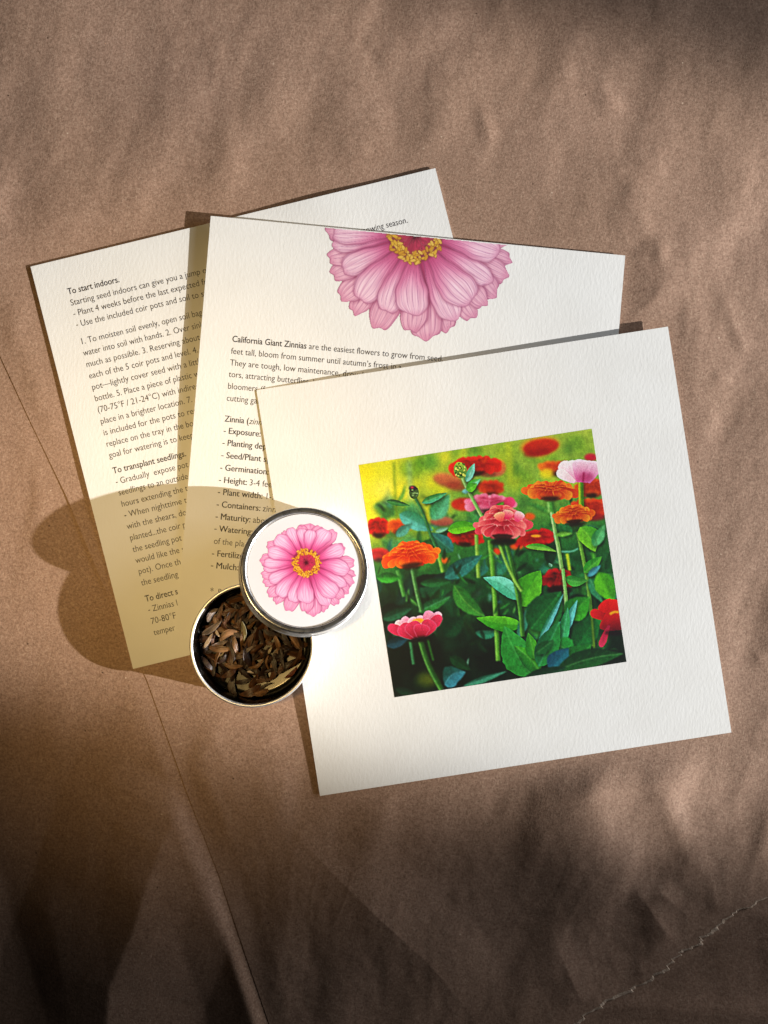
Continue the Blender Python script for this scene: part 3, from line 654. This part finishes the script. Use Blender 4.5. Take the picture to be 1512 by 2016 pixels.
def z_main(x, y):
    x_ = np.clip(x, -300, 1700); amp = .62 + .30 * sstep(1150, 1450, x) * sstep(250, 700, y) + .45 * sstep(1450, 1750, y) - .12 * sstep(500, 100, x) * sstep(1400, 1000, y)
    h = wrinkle(x, y, 31) * amp * 1.25
    h += ridge(x, y, [(520, 1560, .1), (600, 1660, 1.2), (690, 1750, 2.1), (780, 1835, 2.3), (850, 1900, 1.6), (930, 2000, .5)], 230, 120, 1.25)
    h += ridge(x, y, [(1240, 1725, .0), (1262, 1765, .8), (1300, 1820, 1.0), (1350, 1890, .5)], 95, 46, 1.15)
    h += ridge(x, y, [(1262, 1765, .6), (1300, 1755, .9), (1350, 1800, .2)], 40, 30, 1.2)
    h += ridge(x, y, [(1085, 1830, .1), (1120, 1920, 1.0), (1165, 2010, .9)], 60, 80, 1.2)
    h += ridge(x, y, [(1290, 1545, .1), (1340, 1640, .9), (1360, 1700, .1)], 30, 40, 1.1)
    h += ridge(x, y, [(1430, 600, .1), (1450, 655, .4), (1470, 700, .1)], 20, 26, 1.1)
    h += ridge(x, y, [(945, 205, .05), (955, 245, .42), (968, 292, .05)], 24, 26, 1.2)
    h += ridge(x, y, [(1352, 585, .05), (1352, 655, .35), (1340, 720, .05)], 18, 18, 1.2)
    for bx, by, hh, r in ((530, 205, .75, 60), (372, 195, .6, 48), (650, 165, .5, 55), (440, 250, .5, 60), (130, 360, .6, 70), (700, 320, .45, 60), (900, 150, .4, 50), (1150, 1600, 4.4, 125), (1330, 1560, 1.0, 60), (1290, 1500, .6, 70)):
        h += hh * np.exp(-((x - bx) / r) ** 2 - ((y - by) / (r * 1.5)) ** 2)
    if x.size > 4: h += creases(x, y)
    h = (h + .25) * cards_clear(x, y)
    e = x - edge_x(y)
    lift = .04 + .36 * np.exp(-((y - 1100) / 110) ** 2)
    k = sstep(60, 0, e); h = np.where(e < 60, h * (1 - k) + lift * k, h)
    e = tear_x(y, False) - x; k = sstep(90, 10, e) * (y > 1600); h = h * (1 - k) + np.clip(h, 0.05, .5) * k
    return h * MM
def z_under(x, y):
    h = wrinkle(x, y, 77) * .42
    e = edge_x(y) - x
    h = h * sstep(0, 60, e)
    h -= .022 * np.clip(e - 30, 0, 420) * sstep(1270, 1500, y)
    h += ridge(x, y, [(372, 1562, .2), (345, 1612, 2.8), (318, 1665, 4.2), (290, 1745, 5.4), (262, 1835, 5.8), (215, 1945, 6.0), (205, 2050, 6.0), (200, 2300, 6.0)], 230, 190, 1.0) * sstep(-5, 50, e) * 1.0
    h += ridge(x, y, [(392, 1700, .1), (425, 1800, 1.3), (470, 1930, 1.6), (520, 2080, 1.5), (560, 2300, 1.5)], 85, 66, 1.0) * sstep(0, 26, e)
    h += ridge(x, y, [(105, 1740, .2), (88, 1805, .9), (100, 1850, .7), (130, 2000, .3)], 90, 100, 1.0)
    tx = tear_x(np.asarray(y) * 1.0, False); br = sstep(0, 60, x - tx) * (y > 1600)
    h += wrinkle(x, y, 55) * .5 * br - .3 * ((x - tx) > -200) + .036 * np.clip(x - tx - 20, 0, None) * br
    h -= 3.0 * sstep(10, 70, -e) * np.where(y > 1640, sstep(-40, -110, x - tx), 1.)
    return (h - .12) * MM

# ================================================================== the paper on the table
ys = np.concatenate([np.linspace(-1250, -230, 60), np.linspace(-220, 1680, 430), np.linspace(1681.5, 2260, 420)])
nc = 620
xs = []
for y in ys:
    l, r = float(edge_x(y)), float(tear_x(y)); xs.append(l + (r - l) * np.linspace(0, 1, nc))
X = np.array(xs); Y = np.repeat(ys[:, None], nc, 1)
Z = z_main(X, Y)
V = np.stack([(X - CX) * S, -(Y - CY) * S, Z], -1).reshape(-1, 3)
sheet = mesh_obj('kraft_paper_sheet', V, grid_faces(len(ys), nc)[:, ::-1], KRAFT)
tag(sheet, 'large crumpled brown kraft paper sheet under the cards, torn across its lower right corner', 'kraft paper', kind='structure')
# pale fibres showing along the tear
ty = np.linspace(1602, 2255, 640); tx = tear_x(ty); tv, tf = [], []
wv = 1.5 + 5.5 * vnoise(ty / 7 + 3, ty * 0 + 4, 23) ** 1.6
for i, y in enumerate(ty):
    ii = max(0, i - 1); jj = min(len(ty) - 1, i + 1)
    z = float(z_main(np.array([tx[i] - 2.]), np.array([y]))[0])
    for k, (o, dz) in enumerate(((-2.0, .05), (wv[i] * .5, -.03), (wv[i], -.22))):
        tv.append(((tx[i] + o * .75 - CX) * S, -(y + o * .66 - CY) * S, z + dz * MM))
    if i: a = 3 * (i - 1); tf += [(a, a + 3, a + 4, a + 1), (a + 1, a + 4, a + 5, a + 2)]
mesh_obj('torn_edge', tv, [f[::-1] for f in tf], TORN, sheet)
ux = np.concatenate([np.linspace(-1500, -270, 40), np.linspace(-260, 1800, 400), np.linspace(1810, 3100, 40)]); uy = np.concatenate([np.linspace(-1300, -230, 40), np.linspace(-220, 2260, 420), np.linspace(2270, 3400, 40)])
X, Y = np.meshgrid(ux, uy); Z = z_under(X, Y)
under = mesh_obj('paper_underlay', np.stack([(X - CX) * S, -(Y - CY) * S, Z], -1).reshape(-1, 3), grid_faces(len(uy), len(ux))[:, ::-1], KRAFT_UNDER)
tag(under, 'second brown kraft paper layer showing past the straight edge at lower left and below the torn corner', 'kraft paper', kind='structure')

# ================================================================== the three cards
def make_card(k, name, label):
    (tl, tr, br, bl), _ = CARDS[k]; n = 64
    t = np.linspace(0, 1, n); U, Vv = np.meshgrid(t, t)
    PX = tl[0] + U * (tr[0] - tl[0]) + Vv * (bl[0] - tl[0]); PY = tl[1] + U * (tr[1] - tl[1]) + Vv * (bl[1] - tl[1])
    zb = card_z(k, U, Vv)
    kf = S * (D - zb - T) / D
    xx, yy = (PX - CX) * kf, -(PY - CY) * kf
    top = np.stack([xx, yy, zb + T], -1).reshape(-1, 3); bot = np.stack([xx, yy, zb], -1).reshape(-1, 3)
    i = np.arange(n * n).reshape(n, n); N = n * n
    f = [tuple(q[::-1]) for q in grid_faces(n, n)[:, ::-1][:, ::-1].tolist()]
    f = [tuple(q) for q in grid_faces(n, n).tolist()] + [tuple(a + N for a in q[::-1]) for q in grid_faces(n, n).tolist()]
    ring = list(i[0, :]) + list(i[1:, -1]) + list(i[-1, -2::-1]) + list(i[-2:0:-1, 0])
    for a, b in zip(ring, ring[1:] + ring[:1]): f.append((int(a), int(b), int(b) + N, int(a) + N))
    o = mesh_obj(name, np.vstack([top, bot]), f, CARD, smooth=False)
    return tag(o, label, 'card')
card1 = make_card(1, 'instruction_card', 'cream card with indoor seed starting instructions, lowest of the three cards')
card2 = make_card(2, 'planting_card', 'cream card with half a pink flower drawing at its top edge and planting text')
card3 = make_card(3, 'photo_card', 'blank cream card with a square colour photograph of garden flowers, topmost card')

def on_card(k, x, y, lift):
    z = card_top(k, x, y) + lift; kf = S * (D - z) / D
    return np.stack([(x - CX) * kf, -(y - CY) * kf, z], -1)
def print_mesh(name, rgb, mask, PX, PY, place, mat, parent):
    """a printed picture: one small face per dot of ink, colours stored on the mesh"""
    h, w = rgb.shape[:2]
    P = place(PX, PY).reshape(-1, 3); F = grid_faces(h, w)
    if mask is not None:
        keep = (mask.reshape(-1)[F] > .5).all(1); F = F[keep]
    used = np.unique(F); remap = np.full(h * w, -1); remap[used] = np.arange(len(used)); F = remap[F]
    o = mesh_obj(name, P[used], F, mat, parent)
    a = o.data.color_attributes.new('print', 'FLOAT_COLOR', 'POINT')
    c = np.ones((len(used), 4), np.float32); c[:, :3] = srgb_lin(rgb.reshape(-1, 3)[used]); a.data.foreach_set('color', c.ravel())
    return o
# square photograph on the top card
NP = 520
TLp, TRp, BLp, BRp = (706, 915.3), (1165, 844), (776.5, 1373), (1233.5, 1303)
u, v = np.meshgrid(np.linspace(0, 1, NP), np.linspace(0, 1, NP))
PX = TLp[0] * (1 - u) * (1 - v) + TRp[0] * u * (1 - v) + BLp[0] * (1 - u) * v + BRp[0] * u * v
PY = TLp[1] * (1 - u) * (1 - v) + TRp[1] * u * (1 - v) + BLp[1] * (1 - u) * v + BRp[1] * u * v
o = print_mesh('printed_photo', paint_photo(NP) * .95, None, PX, PY, lambda a, b: on_card(3, a, b, .03 * MM), PRINT, card3)
tag(o, 'square colour print of red, orange and pink garden flowers')
# half flower on the second card
ZN = 430; ZRGB, ZAL = paint_zinnia(ZN)
u, v = np.meshgrid((np.arange(ZN) + .5) / ZN * 2 - 1, (np.arange(ZN) + .5) / ZN * 2 - 1)
sc_ = .2835 * 775; ca, sa = math.cos(.03), math.sin(.03)
PX = 818 + (u * ca - v * sa) * sc_; PY = 462 + (u * sa + v * ca) * sc_
cu, cv = card_uv(2, PX, PY)
o = print_mesh('flower_drawing', (ZRGB * .82 + ZRGB.mean(-1, keepdims=True) * .18) * np.array([.95, .92, .91]), ZAL * (cv > .0015), PX, PY, lambda a, b: on_card(2, a, b, .03 * MM), PRINT_FLOWER, card2)
tag(o, 'pink flower drawing cut off by the top edge of the card')

# ------------------------------------------------------------------ printed text
def text_points(body, weight, shear=0.):
    c = bpy.data.curves.new('line', 'FONT'); c.body = body; c.size = 1.0; c.offset = weight; c.resolution_u = 3; c.shear = shear
    o = bpy.data.objects.new('line', c); COL.objects.link(o); bpy.context.view_layer.update()
    m = bpy.data.meshes.new_from_object(o.evaluated_get(bpy.context.evaluated_depsgraph_get()))
    n = len(m.vertices); co = np.zeros(n * 3, np.float32); m.vertices.foreach_get('co', co)
    f = [tuple(p.vertices) for p in m.polygons]
    bpy.data.objects.remove(o); bpy.data.curves.remove(c); bpy.data.meshes.remove(m)
    return co.reshape(-1, 3)[:, :2], f
THIN, BOLD = -.003, .010
class TextBlock:
    def __init__(s, k, A, B): s.k, s.V, s.F, s.n, s.Lf = k, [], [], 0, []; s.tl = np.array(CARDS[k][0][0], float); s.A, s.B = np.array(A), np.array(B)
    def add(s, b, a0, runs, a1, hs=12.6, ref=None, name='paragraph_text', par=0):
        """one line: runs of (text, weight, slant); the text up to run boundary/ref ends at a1 (photo px along the line)"""
        x = 0.; parts = []
        for tx, wt, sh in runs:
            lead = len(tx) - len(tx.lstrip(' ')); x += lead * .30
            p, f = text_points(tx.strip(' '), wt, sh); parts.append((p, f, x)); x += p[:, 0].max() + (len(tx) - len(tx.rstrip(' '))) * .30
        if ref is None: w = parts[0][0][:, 0].max() if len(runs) == 1 else x
        else:
            p, _ = text_points(ref, runs[0][1]); w = p[:, 0].max()
        sx = (a1 - a0) / w; sy = hs / .70
        dup = [(p, f, x0 + q, q) for (p, f, x0), r_ in zip(parts, runs) for q in ((0., .028) if r_[1] == 0.0 else (0.,))]
        for p, f, x0, q in dup:
            la = a0 + (p[:, 0] + x0) * sx; lb = b - p[:, 1] * sy
            P = s.tl + la[:, None] * s.A + lb[:, None] * s.B
            s.V.append((name, par, P, np.full(len(P), q * .25), f))
    def build(s, parent):
        for key in sorted({(v[1], v[0]) for v in s.V}):
            P, L, F, n = [], [], [], 0
            for nm, par, p, l, f in s.V:
                if (par, nm) == key: P.append(p); L.append(l); F += [tuple(i + n for i in q) for q in f]; n += len(p)
            P = np.vstack(P); V = on_card(s.k, P[:, 0], P[:, 1], (.022 + np.concatenate(L)) * MM)
            mesh_obj(key[1], V, F, INK, parent, smooth=False)
N_, B_ = THIN, BOLD
t1 = TextBlock(1, (.9716, -.2365), (.2365, .9716))
L1 = [
    (71.0, 'To start indoors.', '', B_, 163.5), (93.8, 'Starting seed indoors can give you a jump', ' on the growing season.', N_, 321.7), (115.5, '- Plant 4 weeks before the last expected', ' frost.', N_, 314.4),
    (137.5, '- Use the included coir pots and soil to', ' start', N_, 307.9), (172.6, '1. To moisten soil evenly, open soil bag', '', N_, 306.5), (195.7, 'water into soil with hands. 2. Over', ' sink', N_, 275.5),
    (218.8, 'much as possible. 3. Reserving about', '', N_, 290.6), (242.0, 'each of the 5 coir pots and level.', ' 4.', N_, 265.5), (265.0, 'pot\u2014lightly cover seed with a', ' little', N_, 253.0),
    (288.2, 'bottle. 5. Place a piece of plastic', ' w', N_, 257.3), (311.2, '(70-75\u00b0F / 21-24\u00b0C) with indire', 'ct', N_, 259.5), (334.3, 'place in a brighter location.', ' 7.', N_, 231.4),
    (357.4, 'is included for the pots to', ' rest', N_, 225.8), (380.5, 'replace on the tray in the', ' bo', N_, 218.0), (403.2, 'goal for watering is to', ' keep', N_, 199.0),
    (434.8, 'To transplant seedlings.', '', B_, 210.0), (456.8, '- Gradually  expose', ' pot', N_, 183.0), (479.2, 'seedlings to an outside', '', N_, 202.9), (502.2, 'hours extending the', ' t', N_, 187.3),
    (524.5, '- When nighttime', ' te', N_, 179.6), (547.6, 'with the shears,', ' do', N_, 162.4), (570.8, 'planted...the coir', ' p', N_, 166.0), (594.2, 'the seedling pot', '', N_, 162.6), (616.8, 'would like the', ' s', N_, 152.3),
    (639.2, 'pot). Once th', '', N_, 149.2), (662.2, 'the seedling', '', N_, 138.8), (694.9, 'To direct', ' s', B_, 120.7), (716.5, '- Zinnias', ' l', N_, 116.9), (740.2, '70-80\u00b0F', '', N_, 115.7), (763.0, 'temper', '', N_, 108.2)]
par = 0
for b, a, rest, wt, a1 in L1:
    if wt == B_ or a[:2] == '1.': par += 1
    kw = dict(ref=a, par=par, name='heading_text' if wt == B_ else 'paragraph_text')
    a0 = 58.5 + .0085 * b
    if rest == ' on the growing season.':
        p, f = text_points(a, wt); t1.add(b, a0, [(a + ' on', wt, 0)], a1, 12.4, **kw)
    else: t1.add(b, a0, [(a + rest, wt, 0)], a1, 12.4, **kw)
t1.add(91.6, 646.0, [('growing season.', N_, 0)], 742.7, 12.4, par=9)
t1.build(card1)
t2 = TextBlock(2, (.9954, .0951), (-.0951, .9954))
L2 = [
    (242.6, [('California Giant Zinnias', B_, 0), (' are the easiest flowers to grow from seed.', N_, 0)], 482.0, None), (266.4, [('feet tall, bloom from summer until autumn\u2019s frost in', N_, 0), (' a', N_, 0)], 402.0, None),
    (289.4, [('They are tough, low maintenance, drought', N_, 0)], 282.8, 'They are tough, low maintenance,'), (312.2, [('tors, attracting butterflies, b', N_, 0)], 226.0, 'tors, attracting butterflies,'), (335.6, [('bloomers (fo', N_, 0)], 124.4, 'bloomers'),
    (359.4, [('cutting gar', N_, 0)], 108.0, 'cutting'), (400.6, [('Zinnia (', 0.0, 0), ('zinn', N_, .3)], 139.0, None), (423.7, [('- Exposure:', 0.0, 0)], 138.4, None), (447.6, [('- Planting dep', 0.0, 0)], 152.0, None),
    (472.0, [('- Seed/Plant sp', 0.0, 0)], 144.0, '- Seed/Plant'), (496.6, [('- Germination:', 0.0, 0)], 160.9, None), (520.9, [('- Height:', 0.0, 0), (' 3-4 fee', N_, 0)], 170.0, None), (544.8, [('- Plant width:', 0.0, 0), (' 1-2', N_, 0)], 180.0, None),
    (569.2, [('- Containers:', 0.0, 0), (' zinni', N_, 0)], 186.0, None), (593.2, [('- Maturity:', 0.0, 0), (' abo', N_, 0)], 163.0, None), (617.2, [('- Watering:', 0.0, 0)], 140.3, None), (642.0, [('of the pla', N_, 0)], 126.6, None),
    (666.2, [('- Fertilize', 0.0, 0)], 119.7, '- Fertiliz'), (689.9, [('- Mulch:', 0.0, 0)], 119.8, None), (741.0, [('*', .004, 0)], 75.5, None), (737.8, [('P', N_, 0)], 91.0, None)]
par = 0
for b, runs, a1, ref in L2:
    nm = 'list_text' if runs[0][0][:2] in ('- ', 'of') else 'footnote_text' if runs[0][0] in '*P' else 'heading_text' if runs[0][0][:6] == 'Zinnia' else 'paragraph_text'
    a0 = 65.0
    if runs[0][0] == 'of the pla': a0 = 66.5
    if runs[0][0] == '*': a0 = 69.0
    if runs[0][0] == 'P': a0 = 84.0
    t2.add(b, a0, runs, a1, 12.4 if runs[0][0] != 'P' else 8.5, ref, name=nm)
t2.build(card2)

# ================================================================== the round tin, its cover and the seeds
def lathe(name, prof, mat, parent=None, n=160, closed=False):
    """surface of revolution of (radius mm, height mm) points"""
    v, f = [], []; m = len(prof)
    for r, z in prof:
        for k in range(n):
            a = 2 * math.pi * k / n; v.append((r * MM * math.cos(a), r * MM * math.sin(a), z * MM))
    for i in range(m - 1):
        for k in range(n):
            a, b = i * n + k, i * n + (k + 1) % n; f.append((a, b, b + n, a + n))
    if prof[0][0] > .001 and closed: f.append(tuple(range(n))[::-1])
    o = mesh_obj(name, v, f, mat, parent); return o
def arc(cx, cz, r, a0, a1, n):
    return [(cx + r * math.cos(math.radians(a0 + (a1 - a0) * i / n)), cz + r * math.sin(math.radians(a0 + (a1 - a0) * i / n))) for i in range(n + 1)]
HB = 13.0; Z0 = 1.95 * MM
bx, by, _ = W(495.5, 1270.5, Z0 + HB * MM)
tin = empty('seed_tin', (bx, by, Z0)); tag(tin, 'open round silver tin of dried seeds standing on the card edges', 'tin')
outer = [(.01, 0.35), (20.0, .35)] + arc(20.6, .9, .9, -90, -10, 5)[0:] + [(22.6, .9)] + arc(22.4, 2.2, 1.3, -80, 0, 6) + [(23.7, 8.2), (23.75, 8.6), (23.95, 9.0), (23.95, 12.0)]
rim = arc(24.25, 12.3, .72, 250, -130, 22)
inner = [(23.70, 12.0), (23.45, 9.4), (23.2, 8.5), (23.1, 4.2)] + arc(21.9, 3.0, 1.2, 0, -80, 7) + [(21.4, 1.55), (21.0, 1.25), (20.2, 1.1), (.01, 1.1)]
lathe('tin_wall', outer[::-1][:0] + outer, TIN, tin)
lathe('rolled_rim', rim[::-1], TIN_RIM, tin)
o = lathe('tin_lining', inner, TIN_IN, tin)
# cover: rests with its far edge on the top card and its near edge on the tin's rim
TILT = math.radians(18.0); axd = Vector((-.57, -.82, 0)).normalized()         # direction in which the cover rises
zc = 16.7 * MM
lx, ly, _ = W(600.5, 1121.5, zc)
R_ = Matrix.Rotation(TILT, 4, Vector((0, 0, 1)).cross(axd) * -1)
up = R_ @ Vector((0, 0, 1))
LH = 8.4
cover = empty('tin_cover', Vector((lx, ly, zc)) - up * 7.04 * MM); cover.rotation_euler = R_.to_euler()
tag(cover, 'round silver screw cover with a pink flower label, leaning on the open tin', 'lid')
wall_ = arc(25.55, .42, .42, 200, 430, 10) + [(25.62, 1.0), (25.25, 1.4), (25.25, 1.8), (25.55, 2.15), (25.55, 5.2), (25.2, 5.6), (25.2, 5.95)] + arc(24.7, 6.95, .9, -40, 15, 5)
ring_ = arc(24.7, 6.95, .9, 15, 90, 8) + [(23.9, 7.85), (23.55, 7.80), (23.3, 7.65), (23.15, 7.35), (23.05, 7.0), (22.9, 6.94), (.01, 6.94)]
lathe('cover_wall', wall_, TIN_RIM, cover, 192)
lathe('cover_ring', ring_, TIN_LID, cover, 192)
lathe('cover_lining', [(.01, 6.5), (23.9, 6.5), (24.6, 5.9), (24.9, 4.4), (25.0, .42), (25.15, .3)], TIN_LID, cover, 128)
plabel = lathe('paper_label', [(22.85, 6.96), (22.82, 7.02), (22.6, 7.04), (.01, 7.04)], LABEL, cover, 128)
u, v = np.meshgrid((np.arange(ZN) + .5) / ZN * 2 - 1, (np.arange(ZN) + .5) / ZN * 2 - 1)
hf = .1455 * 775 * S * (D - zc) / D                                            # half width of the drawing
off = Vector(W(603, 1107.5, zc)) - Vector((lx, ly, zc))
mo = print_mesh('flower_drawing', ZRGB * np.array([.90, .84, .88]), ZAL, u, v, lambda a, b: np.stack([a * hf + off.x, -b * hf + off.y, a * 0 + 7.08 * MM], -1), PRINT_LID, plabel)
tag(mo, 'whole pink flower drawing with a yellow and red middle')

# seeds -------------------------------------------------------------
def seed_mat(name, dark, light, scale=1.):
    t = NT(name); base = t.n('ShaderNodeTexCoord').outputs['Object']
    a = t.noise(t.coord(0., (160, 1800, 1800), base), 1.0, 3.); b = t.noise(base, 700., 2.)
    f = t.math('ADD', t.math('MULTIPLY', a, .75), t.math('MULTIPLY', b, .25))
    c = t.ramp(f, [(.34, dark), (.62, light)])
    return t.done(c, .42, 0, .45, t.bump(a, .8, .0004))
SM = {
    'brown': seed_mat('seed_brown', (.022, .008, .003), (.115, .044, .014)), 'dark': seed_mat('seed_dark', (.008, .004, .003), (.040, .018, .008)),
    'tan': seed_mat('seed_tan', (.06, .028, .010), (.25, .125, .05)), 'grey': seed_mat('seed_grey', (.03, .022, .018), (.27, .20, .16)),
    'red': seed_mat('seed_red', (.06, .010, .004), (.17, .036, .010)), 'straw': seed_mat('seed_straw', (.22, .17, .10), (.55, .46, .32)),
    'pale': seed_mat('seed_pale', (.50, .38, .32), (.80, .70, .64)), 'green': seed_mat('seed_green', (.10, .085, .035), (.34, .30, .17))}
rg = random.Random(4)
def seed_mesh(kind, v):
    """a zinnia seed: a flat pointed husk, keeled along its length, blunt at one end"""
    r = random.Random(v * 7 + len(kind)); nL, nR = 15, 12; vs, fs = [], []
    w = r.uniform(.11, .215) * (.55 if v % 4 == 3 else 1); th = r.uniform(.04, .075); cur = r.uniform(-.2, .2); bow = r.uniform(-.06, .16); tw = r.uniform(-1.3, 1.3)
    for i in range(nL):
        t = i / (nL - 1); wd = w * (max(0, math.sin(math.pi * t ** .72)) ** .75) + (.045 if i == 0 else .012)
        if i == nL - 1: wd = .012
        x = t - .5; cy_ = cur * math.sin(math.pi * t); cz_ = bow * math.sin(math.pi * t)
        for k in range(nR):
            a = 2 * math.pi * k / nR; y = wd * math.cos(a); z = th * (wd / w) * math.sin(a) * (1 + .35 * math.cos(4 * a)) + .02 * math.cos(3 * math.cos(a) * 2) * (wd / w)
            z += y * y * 1.1; ro = tw * (t - .5); y, z = y * math.cos(ro) - z * math.sin(ro), y * math.sin(ro) + z * math.cos(ro)
            vs.append((x, y + cy_, z + cz_))
    for i in range(nL - 1):
        for k in range(nR):
            a, b = i * nR + k, i * nR + (k + 1) % nR; fs.append((a, b, b + nR, a + nR))
    fs.append(tuple(range(nR))); fs.append(tuple(range((nL - 1) * nR, nL * nR))[::-1])
    me = bpy.data.meshes.new('seed'); me.from_pydata([(x * 8 * MM, y * 8 * MM, z * 8 * MM) for x, y, z in vs], [], fs); me.update()
    me.polygons.foreach_set('use_smooth', [True] * len(me.polygons)); me.materials.append(SM[kind]); return me
MESHES = {k: [seed_mesh(k, v) for v in range(5)] for k in SM}
TXT = {'brown': 'brown dried seed husk lying among the others in the open tin', 'dark': 'dark brown dried seed husk lying among the others in the open tin',
       'tan': 'light tan dried seed husk lying among the others in the open tin', 'grey': 'greyish striped dried seed husk lying at the left side of the open tin',
       'green': 'thin greenish dried seed husk standing out in the middle of the open tin'}
def seed(x, y, ang, ln, kind, z, label=None, pitch=0., roll=0., k=None):
    """x, y: pixel of an enlarged view of the tin; ang: degrees as seen in the picture; ln: length there"""
    px, py = 370 + x / 6.048, 1140 + y / 6.048
    o = bpy.data.objects.new('seed', MESHES[kind][k if k is not None else rg.randrange(5)]); COL.objects.link(o)
    o.location = W(px, py, Z0 + z * MM); s_ = ln / 6.048 * S / (8 * MM); o.scale = (s_, s_, s_ * .9)
    o.rotation_euler = (Matrix.Rotation(math.radians(-ang), 4, 'Z') @ Matrix.Rotation(pitch, 4, 'Y') @ Matrix.Rotation(roll, 4, 'X')).to_euler()
    return tag(o, label or TXT[kind], 'seed', 'dried seeds in the tin')
def ok(x, y, m=0): return math.hypot(x - 745, y - 770) < 630 - m
# a loose bed first, then the ones that can be told apart
def bed(n, z, kinds, sep, m=0, avoid=None):
    pts = []; tries = 0
    while len(pts) < n and tries < 4000:
        tries += 1; x = rg.uniform(110, 1390); y = rg.uniform(130, 1400)
        if not ok(x, y, m) or (avoid and avoid(x, y)) or any(math.hypot(x - a, y - b) < sep for a, b in pts): continue
        pts.append((x, y)); seed(x, y, rg.uniform(0, 360), rg.uniform(190, 310), rg.choice(kinds), z + rg.uniform(-.2, .4), pitch=rg.uniform(-.3, .3), roll=rg.uniform(-1.0, 1.0))
floor_gap = lambda x, y: y > 1130 and (x > 880 or x < 560) and math.hypot(x - 765, y - 765) > 400
bed(72, 1.9, ['dark', 'brown', 'dark', 'brown', 'tan'], 92, 60, floor_gap)
bed(52, 3.0, ['brown', 'dark', 'brown', 'tan', 'dark'], 108, 80, lambda x, y: floor_gap(x, y) or y > 1150)
bed(22, 4.0, ['brown', 'dark', 'tan'], 128, 170, lambda x, y: y > 1000)
for a in [
    (300, 430, -50, 200, 'grey', 4.6, None), (285, 575, -36, 290, 'grey', 5.2, 'long grey striped seed husk nearest the left wall of the tin'), (245, 730, -62, 190, 'pale', 5.0, 'pinkish pale seed husk below the long striped one'),
    (350, 640, 60, 120, 'pale', 4.9, 'small cream husk fragment beside the pinkish seed'), (370, 770, -20, 230, 'grey', 4.7, None), (475, 480, -60, 170, 'brown', 4.4, None), (510, 400, -15, 210, 'brown', 4.2, None), (690, 400, -30, 220, 'brown', 4.2, None),
    (500, 680, -22, 250, 'tan', 5.6, 'slim tan seed lying slantwise over its neighbours in the middle of the tin'), (572, 800, 80, 240, 'tan', 5.4, 'plump light brown seed pointing down, in the middle of the tin'), (505, 860, 70, 250, 'dark', 5.1, None),
    (655, 620, 84, 235, 'green', 5.3, None), (640, 910, -15, 200, 'brown', 4.6, None), (420, 920, -55, 200, 'dark', 4.4, None), (240, 1010, 48, 240, 'dark', 3.6, None),
    (545, 1025, 4, 220, 'tan', 4.4, None), (815, 1000, -32, 215, 'tan', 4.6, 'golden brown oval seed lying below the middle of the tin'), (965, 1000, 86, 180, 'tan', 4.1, None), (1125, 940, 78, 270, 'dark', 4.6, None), (1040, 1000, 84, 230, 'dark', 4.4, None),
    (1270, 930, -58, 300, 'brown', 4.4, None), (1150, 1060, -40, 200, 'brown', 4.0, None), (1230, 1110, -42, 200, 'red', 4.2, 'reddish seed at the lower right wall of the tin'),
    (860, 1215, -10, 250, 'brown', 2.6, None), (660, 1200, -14, 230, 'dark', 2.4, None), (740, 1115, 10, 90, 'pale', 3.6, 'tiny pale chip of husk near the bottom of the tin'), (850, 1100, 40, 200, 'dark', 3.4, None), (930, 1290, -30, 200, 'dark', 2.2, None),
    (400, 890, -40, 90, 'straw', 4.5, 'small straw coloured chip left of the middle of the tin'), (320, 960, 50, 110, 'straw', 3.7, 'narrow straw coloured husk tip near the lower left wall of the tin'), (980, 850, -60, 90, 'straw', 4.6, 'small straw coloured chip right of the middle of the tin'), (830, 830, -35, 190, 'brown', 4.8, None), (760, 740, -72, 210, 'brown', 4.9, None), (700, 840, -30, 200, 'grey', 4.6, 'greyish seed husk in the middle of the tin'),
    (1000, 640, 20, 220, 'dark', 4.4, None), (1180, 720, 60, 220, 'dark', 4.4, None), (1340, 740, 70, 180, 'dark', 4.2, None), (880, 690, 75, 190, 'dark', 4.7, None)]:
    seed(*a, pitch=rg.uniform(-.2, .2), roll=rg.uniform(-.6, .6))
